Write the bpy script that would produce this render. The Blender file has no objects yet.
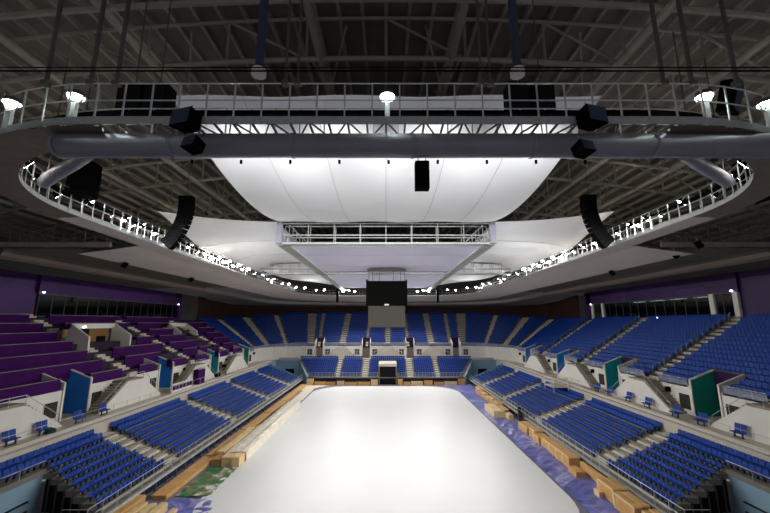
import bpy, math, random
import numpy as np
from mathutils import Vector, Quaternion
random.seed(7)
SC = bpy.context.scene
COL = SC.collection
CAM = Vector((0, 0, 14.2))
ORD = ['zeroth', 'first', 'second', 'third', 'fourth', 'fifth', 'sixth', 'seventh', 'eighth', 'ninth', 'tenth',
       'eleventh', 'twelfth', 'thirteenth', 'fourteenth', 'fifteenth', 'sixteenth', 'seventeenth', 'eighteenth',
       'nineteenth', 'twentieth'] + ['%dth' % i if i % 10 not in (1, 2, 3) else '%d%s' % (i, {1: 'st', 2: 'nd', 3: 'rd'}[i % 10]) for i in range(21, 140)]

# ------------------------------------------------------------------ materials
def lin(c):
    return tuple((v / 255 / 12.92) if v <= 10 else ((v / 255 + .055) / 1.055) ** 2.4 for v in c)

MATS = {}
def mat(name, rgb, rough=.6, var=.12, scale=3.0, metal=0.0, spec=.3, bump=0.0):
    m = bpy.data.materials.new(name); m.use_nodes = True
    nt = m.node_tree; b = nt.nodes['Principled BSDF']
    b.inputs['Roughness'].default_value = rough
    b.inputs['Metallic'].default_value = metal
    b.inputs['Specular IOR Level'].default_value = spec
    tc = nt.nodes.new('ShaderNodeTexCoord'); n = nt.nodes.new('ShaderNodeTexNoise')
    n.inputs['Scale'].default_value = scale; n.inputs['Detail'].default_value = 3
    nt.links.new(tc.outputs['Object'], n.inputs['Vector'])
    r = nt.nodes.new('ShaderNodeValToRGB'); c = lin(rgb)
    r.color_ramp.elements[0].position = .3; r.color_ramp.elements[1].position = .7
    r.color_ramp.elements[0].color = (*[max(0, v * (1 - var)) for v in c], 1)
    r.color_ramp.elements[1].color = (*[min(1, v * (1 + var)) for v in c], 1)
    nt.links.new(n.outputs['Fac'], r.inputs['Fac']); nt.links.new(r.outputs['Color'], b.inputs['Base Color'])
    if bump:
        bp = nt.nodes.new('ShaderNodeBump'); bp.inputs['Strength'].default_value = bump
        nt.links.new(n.outputs['Fac'], bp.inputs['Height']); nt.links.new(bp.outputs['Normal'], b.inputs['Normal'])
    MATS[name] = m
    return m

def emis(name, rgb, strength):
    m = bpy.data.materials.new(name); m.use_nodes = True
    b = m.node_tree.nodes['Principled BSDF']
    b.inputs['Base Color'].default_value = (*lin(rgb), 1)
    b.inputs['Emission Color'].default_value = (*lin(rgb), 1)
    b.inputs['Emission Strength'].default_value = strength
    return m

M = dict(
    ice=mat('ice_cover', (224, 223, 220), .45, .015, .25, spec=.2),
    concrete=mat('stand_concrete', (126, 122, 114), .8, .10, 1.2),
    aisle=mat('aisle_concrete', (204, 196, 180), .8, .08, 2),
    tread=mat('tread_brown', (156, 146, 128), .8, .1, 2),
    floor=mat('arena_floor', (120, 118, 130), .7, .12, .6),
    conc=mat('concourse_floor', (196, 188, 172), .7, .06, .8),
    white=mat('white_plaster', (226, 222, 212), .7, .04, .8),
    lblue=mat('light_blue_wall', (138, 168, 186), .7, .06, .5),
    purple=mat('purple_desk', (62, 8, 84), .7, .12, .8, spec=.1),
    purpleback=mat('purple_portal', (44, 10, 60), .7, .1, .6),
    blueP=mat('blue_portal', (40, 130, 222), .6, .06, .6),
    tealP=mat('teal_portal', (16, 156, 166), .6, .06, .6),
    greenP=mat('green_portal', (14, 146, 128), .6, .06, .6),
    seat=mat('seat_blue', (16, 63, 150), .55, .14, 1.3, spec=.25),
    seatgrey=mat('seat_bracket', (52, 54, 62), .6, .1, 4),
    steel=mat('galvanised_steel', (190, 194, 192), .45, .1, 5, metal=.35),
    darksteel=mat('painted_dark_steel', (92, 88, 82), .6, .12, 2),
    roofsteel=mat('roof_steel', (150, 143, 132), .65, .12, 1.2),
    deck=mat('roof_deck', (116, 109, 100), .75, .12, .35),
    duct=mat('duct_grey', (142, 142, 152), .5, .08, .8, metal=.2),
    poleblue=mat('pole_blue_grey', (64, 70, 92), .55, .1, 2),
    fabric=mat('white_fabric', (240, 241, 242), .9, .012, .5, spec=.05),
    lavender=mat('lavender_fabric', (228, 226, 246), .9, .012, .5, spec=.05),
    lavgrey=mat('lavender_grey_panel', (166, 162, 182), .7, .05, 1),
    grating=mat('catwalk_grating', (118, 108, 96), .6, .12, 2),
    soffit=mat('soffit_fabric', (196, 188, 182), .85, .05, .4, spec=.05),
    endpanel=mat('row_end', (128, 146, 184), .6, .1, 2),
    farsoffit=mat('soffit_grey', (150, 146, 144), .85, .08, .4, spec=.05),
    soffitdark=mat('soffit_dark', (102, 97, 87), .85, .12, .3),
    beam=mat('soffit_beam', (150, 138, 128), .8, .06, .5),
    black=mat('black_plastic', (9, 9, 10), .8, .15, 3, spec=.04),
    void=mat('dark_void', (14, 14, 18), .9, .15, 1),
    skirt=mat('navy_skirt', (24, 30, 66), .8, .55, 2.2),
    brown=mat('brown_wall', (58, 34, 28), .8, .15, .6),
    ply=mat('plywood', (206, 160, 98), .65, .12, 1.6),
    ply2=mat('plywood_pale', (226, 196, 146), .65, .10, 1.6),
    film=mat('clear_wrap', (236, 226, 204), .35, .08, 1.4, spec=.5, bump=.3),
    grille=mat('vent_grille', (62, 58, 48), .7, .2, 6),
    carpet=mat('dark_carpet', (58, 44, 62), .9, .1, 1),
    tan=mat('tan_wood', (150, 112, 62), .7, .12, 1),
    screen=mat('led_screen', (11, 10, 9), .8, .1, 8, spec=.05),
    screen2=mat('led_grey', (64, 62, 55), .6, .06, 8),
    railglass=mat('parapet_panel', (120, 126, 150), .4, .08, .6, spec=.4),
    lens=emis('floodlight_lens', (255, 250, 240), 22),
    downlens=emis('downlight_lens', (240, 255, 248), 14),
    striplens=emis('strip_lens', (245, 250, 255), 5),
    coil=mat('green_hose', (24, 70, 40), .6, .2, 3),
    exitglow=emis('emergency_glow', (240, 245, 255), 5),
)

def voronoi_purple():
    m = bpy.data.materials.new('purple_facets'); m.use_nodes = True; nt = m.node_tree; b = nt.nodes['Principled BSDF']
    tc = nt.nodes.new('ShaderNodeTexCoord'); v = nt.nodes.new('ShaderNodeTexVoronoi'); v.inputs['Scale'].default_value = .16
    nt.links.new(tc.outputs['Object'], v.inputs['Vector'])
    s = nt.nodes.new('ShaderNodeSeparateColor'); nt.links.new(v.outputs['Color'], s.inputs[0])
    r = nt.nodes.new('ShaderNodeValToRGB')
    r.color_ramp.elements[0].color = (*lin((42, 12, 62)), 1); r.color_ramp.elements[1].color = (*lin((76, 30, 112)), 1)
    nt.links.new(s.outputs[0], r.inputs['Fac']); nt.links.new(r.outputs['Color'], b.inputs['Base Color'])
    b.inputs['Roughness'].default_value = .6; return m
M['facets'] = voronoi_purple()

def tarp_mat(name, cols, scale):
    m = bpy.data.materials.new(name); m.use_nodes = True; nt = m.node_tree; b = nt.nodes['Principled BSDF']
    tc = nt.nodes.new('ShaderNodeTexCoord'); n = nt.nodes.new('ShaderNodeTexNoise'); n.inputs['Scale'].default_value = scale
    n.inputs['Detail'].default_value = 5; n.inputs['Roughness'].default_value = .65; n.inputs['Distortion'].default_value = .8
    nt.links.new(tc.outputs['Object'], n.inputs['Vector'])
    r = nt.nodes.new('ShaderNodeValToRGB'); cr = r.color_ramp
    while len(cr.elements) < len(cols): cr.elements.new(.5)
    for e, (p, c) in zip(cr.elements, cols): e.position = p; e.color = (*lin(c), 1)
    nt.links.new(n.outputs['Fac'], r.inputs['Fac']); nt.links.new(r.outputs['Color'], b.inputs['Base Color'])
    b.inputs['Roughness'].default_value = .32
    bp = nt.nodes.new('ShaderNodeBump'); bp.inputs['Strength'].default_value = .5
    nt.links.new(n.outputs['Fac'], bp.inputs['Height']); nt.links.new(bp.outputs['Normal'], b.inputs['Normal']); return m
M['tarp'] = tarp_mat('purple_film', [(.0, (74, 80, 150)), (.42, (92, 98, 170)), (.56, (118, 122, 190)), (.74, (206, 210, 226))], .45)
M['green'] = tarp_mat('green_film', [(.0, (22, 84, 58)), (.44, (48, 122, 80)), (.54, (150, 132, 84)), (.62, (214, 220, 218))], .55)

def glass_mat():
    m = bpy.data.materials.new('booth_glass'); m.use_nodes = True; nt = m.node_tree
    for n in list(nt.nodes): nt.nodes.remove(n)
    o = nt.nodes.new('ShaderNodeOutputMaterial'); mx = nt.nodes.new('ShaderNodeMixShader')
    t = nt.nodes.new('ShaderNodeBsdfTransparent'); g = nt.nodes.new('ShaderNodeBsdfGlossy')
    t.inputs[0].default_value = (.55, .62, .62, 1); g.inputs['Roughness'].default_value = .05
    mx.inputs[0].default_value = .14
    nt.links.new(t.outputs[0], mx.inputs[1]); nt.links.new(g.outputs[0], mx.inputs[2]); nt.links.new(mx.outputs[0], o.inputs[0]); return m
M['glass'] = glass_mat()

# ------------------------------------------------------------------ mesh builder
class MB:
    def __init__(s): s.v = []; s.f = []
    def quad(s, a, b, c, d):
        n = len(s.v); s.v += [tuple(a), tuple(b), tuple(c), tuple(d)]; s.f.append((n, n + 1, n + 2, n + 3)); return s
    def poly(s, pts):
        n = len(s.v); s.v += [tuple(p) for p in pts]; s.f.append(tuple(range(n, n + len(pts)))); return s
    def box(s, x0, x1, y0, y1, z0, z1):
        if x0 > x1: x0, x1 = x1, x0
        if y0 > y1: y0, y1 = y1, y0
        n = len(s.v)
        s.v += [(x0, y0, z0), (x1, y0, z0), (x1, y1, z0), (x0, y1, z0), (x0, y0, z1), (x1, y0, z1), (x1, y1, z1), (x0, y1, z1)]
        s.f += [tuple(n + i for i in q) for q in ((0, 3, 2, 1), (4, 5, 6, 7), (0, 1, 5, 4), (1, 2, 6, 5), (2, 3, 7, 6), (3, 0, 4, 7))]
        return s
    def prism(s, pts, d):                      # extrude polygon by vector d
        n = len(s.v); k = len(pts); d = Vector(d)
        s.v += [tuple(p) for p in pts] + [tuple(Vector(p) + d) for p in pts]
        s.f.append(tuple(range(n + k - 1, n - 1, -1))); s.f.append(tuple(range(n + k, n + 2 * k)))
        for i in range(k):
            j = (i + 1) % k; s.f.append((n + i, n + j, n + k + j, n + k + i))
        return s
    def tube(s, p, q, r, n=6, r2=None, cap=True):
        p = Vector(p); q = Vector(q); d = (q - p)
        if d.length < 1e-6: return s
        d.normalize(); a = d.orthogonal().normalized(); b = d.cross(a); r2 = r if r2 is None else r2
        k = len(s.v)
        for c, rr in ((p, r), (q, r2)):
            for i in range(n):
                t = 2 * math.pi * i / n; s.v.append(tuple(c + a * (rr * math.cos(t)) + b * (rr * math.sin(t))))
        for i in range(n):
            j = (i + 1) % n; s.f.append((k + i, k + j, k + n + j, k + n + i))
        if cap:
            s.f.append(tuple(k + i for i in range(n - 1, -1, -1))); s.f.append(tuple(k + n + i for i in range(n)))
        return s
    def bar(s, p, q, w, h):                    # rectangular bar, h along world z
        p = Vector(p); q = Vector(q); d = (q - p).normalized(); up = Vector((0, 0, 1))
        if abs(d.z) > .95: up = Vector((0, 1, 0))
        a = d.cross(up).normalized() * (w / 2); b = a.cross(d).normalized() * (h / 2); k = len(s.v)
        for c in (p, q):
            for u, v in ((-1, -1), (1, -1), (1, 1), (-1, 1)): s.v.append(tuple(c + a * u + b * v))
        s.f += [tuple(k + i for i in q2) for q2 in ((3, 2, 1, 0), (4, 5, 6, 7), (0, 1, 5, 4), (1, 2, 6, 5), (2, 3, 7, 6), (3, 0, 4, 7))]
        return s
    def sweep(s, pts, r, n=8, closed=False):
        pts = [Vector(p) for p in pts]; m = len(pts); k = len(s.v)
        for i, p in enumerate(pts):
            a = pts[(i - 1) % m] if (closed or i > 0) else p; b = pts[(i + 1) % m] if (closed or i < m - 1) else p
            d = (b - a).normalized(); up = Vector((0, 0, 1))
            if abs(d.z) > .97: up = Vector((0, 1, 0))
            u = d.cross(up).normalized(); w = u.cross(d)
            for j in range(n):
                t = 2 * math.pi * j / n; s.v.append(tuple(p + u * (r * math.cos(t)) + w * (r * math.sin(t))))
        for i in range(m if closed else m - 1):
            i2 = (i + 1) % m
            for j in range(n):
                j2 = (j + 1) % n; s.f.append((k + i * n + j, k + i * n + j2, k + i2 * n + j2, k + i2 * n + j))
        if not closed:
            s.f.append(tuple(k + j for j in range(n))); s.f.append(tuple(k + (m - 1) * n + j for j in range(n - 1, -1, -1)))
        return s
    def loft(s, rows, closed=False):           # rows of equal length
        k = len(s.v); n = len(rows[0])
        for r in rows: s.v += [tuple(p) for p in r]
        for i in range(len(rows) - 1):
            for j in range(n if closed else n - 1):
                j2 = (j + 1) % n; s.f.append((k + i * n + j, k + i * n + j2, k + (i + 1) * n + j2, k + (i + 1) * n + j))
        return s
    def build(s, name, material, parent=None, smooth=False):
        me = bpy.data.meshes.new(name)
        o = Vector((0, 0, 0))
        if parent is not None:
            p = parent
            while p is not None: o = o + p.location; p = p.parent
        me.from_pydata([(x - o.x, y - o.y, z - o.z) for x, y, z in s.v], [], s.f)
        me.materials.append(material); me.update()
        if smooth:
            me.polygons.foreach_set('use_smooth', [True] * len(me.polygons))
        ob = bpy.data.objects.new(name, me); COL.objects.link(ob)
        if parent is not None: ob.parent = parent
        return ob

def tag(o, label, cat, group=None, kind=None):
    o['label'] = label; o['category'] = cat
    if group: o['group'] = group
    if kind: o['kind'] = kind
    return o
def thing(name, loc, label, cat, group=None):
    o = bpy.data.objects.new(name, None); o.empty_display_size = .2; COL.objects.link(o); o.location = loc
    return tag(o, label, cat, group)
def struct(o):
    o['kind'] = 'structure'; return o
def copy_tree(o, parent=None):
    c = o.copy(); COL.objects.link(c); c.parent = parent
    for ch in o.children: copy_tree(ch, c)
    return c

# ------------------------------------------------------------------ camera
cd = bpy.data.cameras.new('camera'); cam = bpy.data.objects.new('camera', cd); COL.objects.link(cam)
cam.location = CAM; cam.rotation_euler = (math.radians(90 + 10.2), 0, 0)
cd.sensor_width = 36; cd.lens = 364 / 770 * 36; cd.shift_x = -1 / 770; cd.clip_end = 400
SC.camera = cam
TH = math.radians(10.2)
def depth(p):
    return (p[1] * math.cos(TH) + (p[2] - 14.2) * math.sin(TH))
def inframe(p):
    d = depth(p)
    if d < 2: return False
    up = -p[1] * math.sin(TH) + (p[2] - 14.2) * math.cos(TH)
    return abs(p[0] / d * 364) < 383 and abs(up / d * 364) < 254

# ------------------------------------------------------------------ floor and ice
struct(MB().box(-31, 31, -14, 97, -.3, 0).build('floor', M['floor']))
def rrect(hx, y0, y1, r, n=10, z=0.0):
    pts = []
    for cx, cy, a0 in ((hx - r, y1 - r, 0), (-hx + r, y1 - r, 90), (-hx + r, y0 + r, 180), (hx - r, y0 + r, 270)):
        for i in range(n + 1):
            a = math.radians(a0 + 90 * i / n); pts.append((cx + r * math.cos(a), cy + r * math.sin(a), z))
    return pts
ib = MB().prism(rrect(15.1, 25.6, 85.4, 7.5, z=.0), (0, 0, .06))
ice = ib.build('ice_sheet', M['ice']); tag(ice, 'smooth white ice sheet with rounded corners in the middle of the arena', 'ice rink', kind='structure')

def sheet(name, pts, m, label, cat, z=.015, sub=.9, amp=.05):
    # crumpled film: a fine grid clipped to a polygon outline
    xs = [p[0] for p in pts]; ys = [p[1] for p in pts]
    def inside(x, y):
        c = False; j = len(pts) - 1
        for i in range(len(pts)):
            if (pts[i][1] > y) != (pts[j][1] > y) and x < (pts[j][0] - pts[i][0]) * (y - pts[i][1]) / (pts[j][1] - pts[i][1]) + pts[i][0]: c = not c
            j = i
        return c
    b = MB(); nx = int((max(xs) - min(xs)) / sub) + 2; ny = int((max(ys) - min(ys)) / sub) + 2
    idx = {}
    def vid(i, j):
        if (i, j) not in idx:
            x = min(xs) + i * sub; y = min(ys) + j * sub
            idx[(i, j)] = len(b.v); b.v.append((x + random.uniform(-.15, .15) * sub, y + random.uniform(-.2, .2) * sub, z + random.random() * amp))
        return idx[(i, j)]
    for i in range(nx):
        for j in range(ny):
            if inside(min(xs) + (i + .5) * sub, min(ys) + (j + .5) * sub):
                b.f.append((vid(i, j), vid(i + 1, j), vid(i + 1, j + 1), vid(i, j + 1)))
    return tag(b.build(name, m), label, cat)
sheet('plastic_sheet', [(14.2, 26), (15.3, 30), (15.2, 84.5), (12, 86.6), (19.2, 87), (19.3, 24), (13, 24)], M['tarp'],
      'crumpled purple plastic sheeting along the right edge of the ice', 'plastic sheet', sub=.55, amp=.14)
sheet('plastic_sheet', [(-17.4, 33.0), (-14.6, 33.2), (-14.7, 38.6), (-17.3, 39.4)], M['green'],
      'crumpled green and white plastic sheeting at the left rink corner', 'plastic sheet', sub=.4, amp=.14)
sheet('plastic_sheet', [(-19, 25), (-11, 25), (-14.3, 32.8), (-17.4, 32.6)], M['tarp'],
      'patch of purple plastic sheeting in front of the green sheeting', 'plastic sheet', sub=.4, amp=.12)
sheet('plastic_sheet', [(-17.2, 66.5), (-15.3, 66.5), (-15.2, 83), (-13, 86.4), (-18.9, 86.4), (-17.6, 80)], M['film'],
      'whitish translucent plastic sheet at the far left rink corner', 'plastic sheet', sub=.5, amp=.1)

# ------------------------------------------------------------------ seats
def seat_parts():
    back = MB(); rows = []
    for z, y in ((.40, .17), (.58, .215), (.74, .25), (.86, .27)):
        w = .225 if z < .8 else .2
        rows.append([(-w, y - .03, z), (-w * .5, y, z), (0, y + .008, z), (w * .5, y, z), (w, y - .03, z)])
    back.loft(rows); back.loft([[(x, y + .035, z) for x, y, z in r][::-1] for r in rows])
    back.quad(rows[-1][0], rows[-1][-1], (rows[-1][-1][0], rows[-1][-1][1] + .035, .86), (rows[-1][0][0], rows[-1][0][1] + .035, .86))
    pan = MB().prism([(-.22, -.24, .40), (.22, -.24, .40), (.225, .2, .385), (-.225, .2, .385)], (0, 0, .05))
    br = MB().box(-.05, .05, -.02, .16, 0, .39).box(-.16, .16, .12, .18, .3, .4)
    return back, pan, br
def seat_array():
    b = MB().box(-.22, .22, -.22, .2, .38, .44)
    b.prism([(-.22, .17, .42), (.22, .17, .42), (.22, .27, .86), (-.22, .27, .86)], (0, .04, 0))
    return np.array(b.v), b.f
SEATS = []        # (x, y, z, rz, label)

# ------------------------------------------------------------------ lower stands
ROWS = 9
def low_x(i): return 20.25 + .85 * i
def low_z(i): return .97 + .3 * i
def end_z(i): return 1.62 + .42 * i
LOW_AISLE = [38.0, 52.8, 67.2, 81.0]
Y_OPEN = 30.4; Y_LEND = 90.0; Y_NEAR = 16.0
def lower_side(sg):
    side = 'right' if sg > 0 else 'left'
    root = thing('grandstand', (sg * 24, 55, 0), f'{side} lower grandstand of grey steps carrying rows of blue seats beside the ice', 'grandstand')
    st = MB()
    st.box(sg * 19.7, sg * 20.25, 26.6, Y_LEND, .77, .97)
    for i in range(ROWS):
        y0 = Y_OPEN - .28 * (6 - i) if i < 7 else Y_NEAR
        x0, x1 = low_x(i), low_x(i + 1) + .04
        st.box(sg * x0, sg * x1, y0, Y_LEND, low_z(i) - .16 - (.25 if i else 0), low_z(i))
    st.build('tier_steps', M['concrete'], root)
    for i in range(7):
        y0 = Y_OPEN - .28 * (6 - i)
        MB().box(sg * (low_x(i) - .03), sg * (low_x(i) + .16), y0, Y_LEND, low_z(i) + .002, low_z(i) + .03).build('nosing', M['conc'], root)
    for a in LOW_AISLE:
        am = MB()
        for i in range(ROWS):
            x0 = low_x(i)
            am.box(sg * x0, sg * (x0 + .86), a - .9, a + .9, low_z(i) + .003, low_z(i) + .03)
            if i: am.box(sg * (x0 - .34), sg * x0, a - .9, a + .9, low_z(i) - .3, low_z(i) - .14)
        am.build('aisle_stairs', M['aisle'], root)
    # front edge beam, railing, posts and dark skirt below
    MB().box(sg * 19.5, sg * 19.72, 26.5, Y_LEND, .8, 1.0).build('edge_beam', M['steel'], root)
    r = MB()
    for z in (1.5, 2.0): r.tube((sg * 19.68, 26.6, z), (sg * 19.68, Y_LEND, z), .03, 5)
    y = 26.6
    while y < Y_LEND: r.tube((sg * 19.68, y, .95), (sg * 19.68, y, 2.0), .028, 5); y += 1.4
    r.tube((sg * 19.68, 26.6, 2.0), (sg * 21.4, 26.6, 2.0), .03, 5); r.tube((sg * 19.68, 26.6, 1.5), (sg * 21.4, 26.6, 1.5), .03, 5)
    r.build('front_railing', M['steel'], root)
    y = 28.0
    while y < Y_LEND: MB().box(sg * 19.7, sg * 19.82, y - .06, y + .06, 0, .8).build('support_post', M['darksteel'], root); y += 1.55
    MB().box(sg * 20.0, sg * 20.1, 27, Y_LEND, 0, .8).build('skirt', M['skirt'], root)
    # open stepped end, dark inside
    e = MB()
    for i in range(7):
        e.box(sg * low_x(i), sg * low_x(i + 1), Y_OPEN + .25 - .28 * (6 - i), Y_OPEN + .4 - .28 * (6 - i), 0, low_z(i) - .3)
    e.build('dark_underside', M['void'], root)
    for i in range(0, 7): MB().box(sg * (low_x(i) + .3), sg * (low_x(i) + .38), Y_OPEN - .05 - .28 * (6 - i), Y_OPEN + .03 - .28 * (6 - i), 0, low_z(i) - .3).build('frame_leg', M['darksteel'], root)
    # top parapet towards the concourse
    MB().box(sg * 27.95, sg * 28.25, Y_NEAR, 90, 3.2, 4.5).build('top_parapet', M['conc'], root)
    # far end wall of the side stand
    MB().prism([(sg * 19.8, Y_LEND, 0), (sg * 28.2, Y_LEND, 0), (sg * 28.2, Y_LEND, 4.6), (sg * 19.8, Y_LEND, 1.1)], (0, .15, 0)).build('end_wall', M['lblue'], root)
    # fixed light-blue wall below the two upper rows at the open end
    MB().box(sg * 26.25, sg * 26.4, Y_NEAR, Y_OPEN, 0, 2.75).build('end_wall', M['lblue'], root)
    rl = MB()
    rl.tube((sg * 26.2, Y_NEAR, 3.7), (sg * 26.2, Y_OPEN, 3.7), .03, 5)
    for k in range(9): rl.tube((sg * 26.2, Y_NEAR + k * 1.55, 3.0), (sg * 26.2, Y_NEAR + k * 1.55, 3.7), .025, 5)
    rl.build('short_rail', M['steel'], root)
    bl = MB().box(sg * 26.15, sg * 26.25, Y_NEAR, Y_OPEN - 1, 1.2, 1.3).box(sg * 26.15, sg * 26.25, Y_NEAR, Y_OPEN - 1, .55, .65)
    bl.build('wall_slot', M['void'], root)
    # seats
    for i in range(ROWS):
        y = Y_NEAR + .4 if i >= 7 else Y_OPEN - .28 * (6 - i) + .45
        run = {}
        while y < Y_LEND - .3:
            if all(abs(y - a) > 1.15 for a in LOW_AISLE):
                blk = sum(y > a for a in LOW_AISLE)
                run.setdefault(blk, []).append(y)
            y += .51
        for blk, ys in run.items():
            for k, yy in enumerate(ys):
                if blk == 0: n = len(ys) - k; lab = f'blue {side}-stand seat, {ORD[i+1]} row up, {ORD[n]} seat before the first stairs'
                else: lab = f'blue {side}-stand seat, {ORD[i+1]} row up, {ORD[k+1]} seat past the {ORD[blk]} stairs'
                SEATS.append((sg * (low_x(i) + .52), yy, low_z(i), -math.pi / 2 if sg > 0 else math.pi / 2, lab, .72 if i < 7 else .95))
    return root
lower_side(-1); lower_side(1)

# lower stand at the far end
def end_y(i): return 88.35 + .82 * i
END_AISLE = [(-4.9, .7), (5.7, .7), (-11.4, .4), (12.2, .4)]
root = thing('grandstand', (0, 92, 0), 'lower grandstand at the far end of the ice with a dark tunnel mouth', 'grandstand')
st = MB().box(-18.2, 18.2, 87.8, 88.4, 1.4, 1.62)
def end_w(i): return 17.5 + .5 * i
for i in range(ROWS): st.box(-end_w(i) - .2, end_w(i) + .2, end_y(i), end_y(i + 1) + .03, end_z(i) - .5, end_z(i))
st.build('tier_steps', M['concrete'], root)
for a, w in END_AISLE:
    am = MB()
    for i in range(ROWS):
        am.box(a - w, a + w, end_y(i), end_y(i) + .83, end_z(i) + .003, end_z(i) + .03)
        if i: am.box(a - w, a + w, end_y(i) - .34, end_y(i), end_z(i) - .36, end_z(i) - .2)
    am.build('aisle_stairs', M['aisle'], root)
r = MB()
for x0, x1 in ((-18, -1.9), (2.8, 18)):
    for z in (2.1, 2.6): r.tube((x0, 87.9, z), (x1, 87.9, z), .035, 5)
    x = x0
    while x <= x1: r.tube((x, 87.9, 1.6), (x, 87.9, 2.6), .03, 5); x += .8
r.build('front_railing', M['steel'], root)
MB().box(-18.2, 18.2, 88.3, 88.4, 0, 1.4).build('skirt', M['skirt'], root)
MB().box(-1.7, 2.5, 87.9, 94.5, 4.0, 4.6).build('tunnel_lintel', M['conc'], root)
for q in (-1.7, 2.25): MB().box(q, q + .25, 87.7, 92, 0, 4).build('tunnel_jamb', M['concrete'], root)
MB().box(-1.45, 2.25, 88.1, 88.2, 0, 4.0).build('tunnel_mouth', M['void'], root)
for sg in (-1, 1):
    MB().prism([(sg * 18.3, 87.8, 0), (sg * 22.0, 96, 0), (sg * 22.0, 96, 4.9), (sg * 18.3, 87.8, 1.9)], (sg * .15, 0, 0)).build('end_wall', M['lblue'], root)
for i in range(ROWS):
    x = -end_w(i); z = end_z(i)
    while x < end_w(i):
        if all(abs(x - a) > w + .25 for a, w in END_AISLE) and not (-2.1 < x < 2.9 and i < 7):
            SEATS.append((x, end_y(i) + .5, z, 0, None, .85))
        x += .51

# corner walls, light blue, with dark doorways
for sg, nm in ((-1, 'left'), (1, 'right')):
    struct(MB().box(sg * 22, sg * 28, 95.5, 95.7, 0, 4.6).box(sg * 27.8, sg * 28, 90.2, 95.6, 0, 4.6).build(f'wall_{nm}_corner', M['lblue']))
    struct(MB().box(sg * 23.2, sg * 25.4, 95.35, 95.48, 0, 2.6).build(f'door_{1 if sg<0 else 2}', M['void']))
    struct(MB().box(sg * 22, sg * 28, 95.3, 95.45, 4.75, 5.3).build(f'trim_{3 if sg<0 else 4}', M['steel']))

# ------------------------------------------------------------------ concourse and its white walls
for sg, nm in ((-1, 'left'), (1, 'right')):
    struct(MB().box(sg * 28.2, sg * 36, 14, 96, 4.6, 4.9).build(f'floor_concourse_{nm}', M['conc']))
struct(MB().box(-31, 31, 95.7, 102, 4.6, 4.95).build('floor_concourse_far', M['conc']))

PORT_S = {1: [37.1, 51.9, 66.7, 81.8], -1: [38.3, 53.3, 68.1, 83.1]}
def port_ys(x): return PORT_S[1 if x > 0 else -1]
PORT_X = [-17.4, -5.2, 6.3, 18.3]
SX = 31.0
AISLE_Y = [30.0, 44.7, 60.0, 75.0]
GAB_FX = [-11.6, .5, 12.3]
def wall_seg(b, sg, y0, y1): b.box(sg * SX, sg * (SX + .25), y0, y1, 4.9, 7.75)
for sg, nm in ((-1, 'left'), (1, 'right')):
    b = MB(); y = 14.0
    for p in PORT_S[sg]: wall_seg(b, sg, y, p - 1.7); y = p + 1.7
    wall_seg(b, sg, y, 88)
    struct(b.build(f'wall_{nm}_concourse', M['white']))
b = MB(); x = -22.0
for p in PORT_X: b.box(x, p - 1.1, 97, 97.25, 4.95, 8.25); x = p + 1.1
b.box(x, 22, 97, 97.25, 4.95, 8.25)
struct(b.build('wall_far_concourse', M['white']))
for sg, nm in ((-1, 'left'), (1, 'right')):
    b = MB(); rows = []
    for i in range(9):
        a = math.radians(90 * i / 8); rows.append((sg * (22 + 9 * math.cos(a)), 88 + 9 * math.sin(a)))
    b.loft([[(x, y, 4.9) for x, y in rows], [(x, y, 8.0) for x, y in rows]])
    struct(b.build(f'wall_{nm}_corner_concourse', M['white']))

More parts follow.
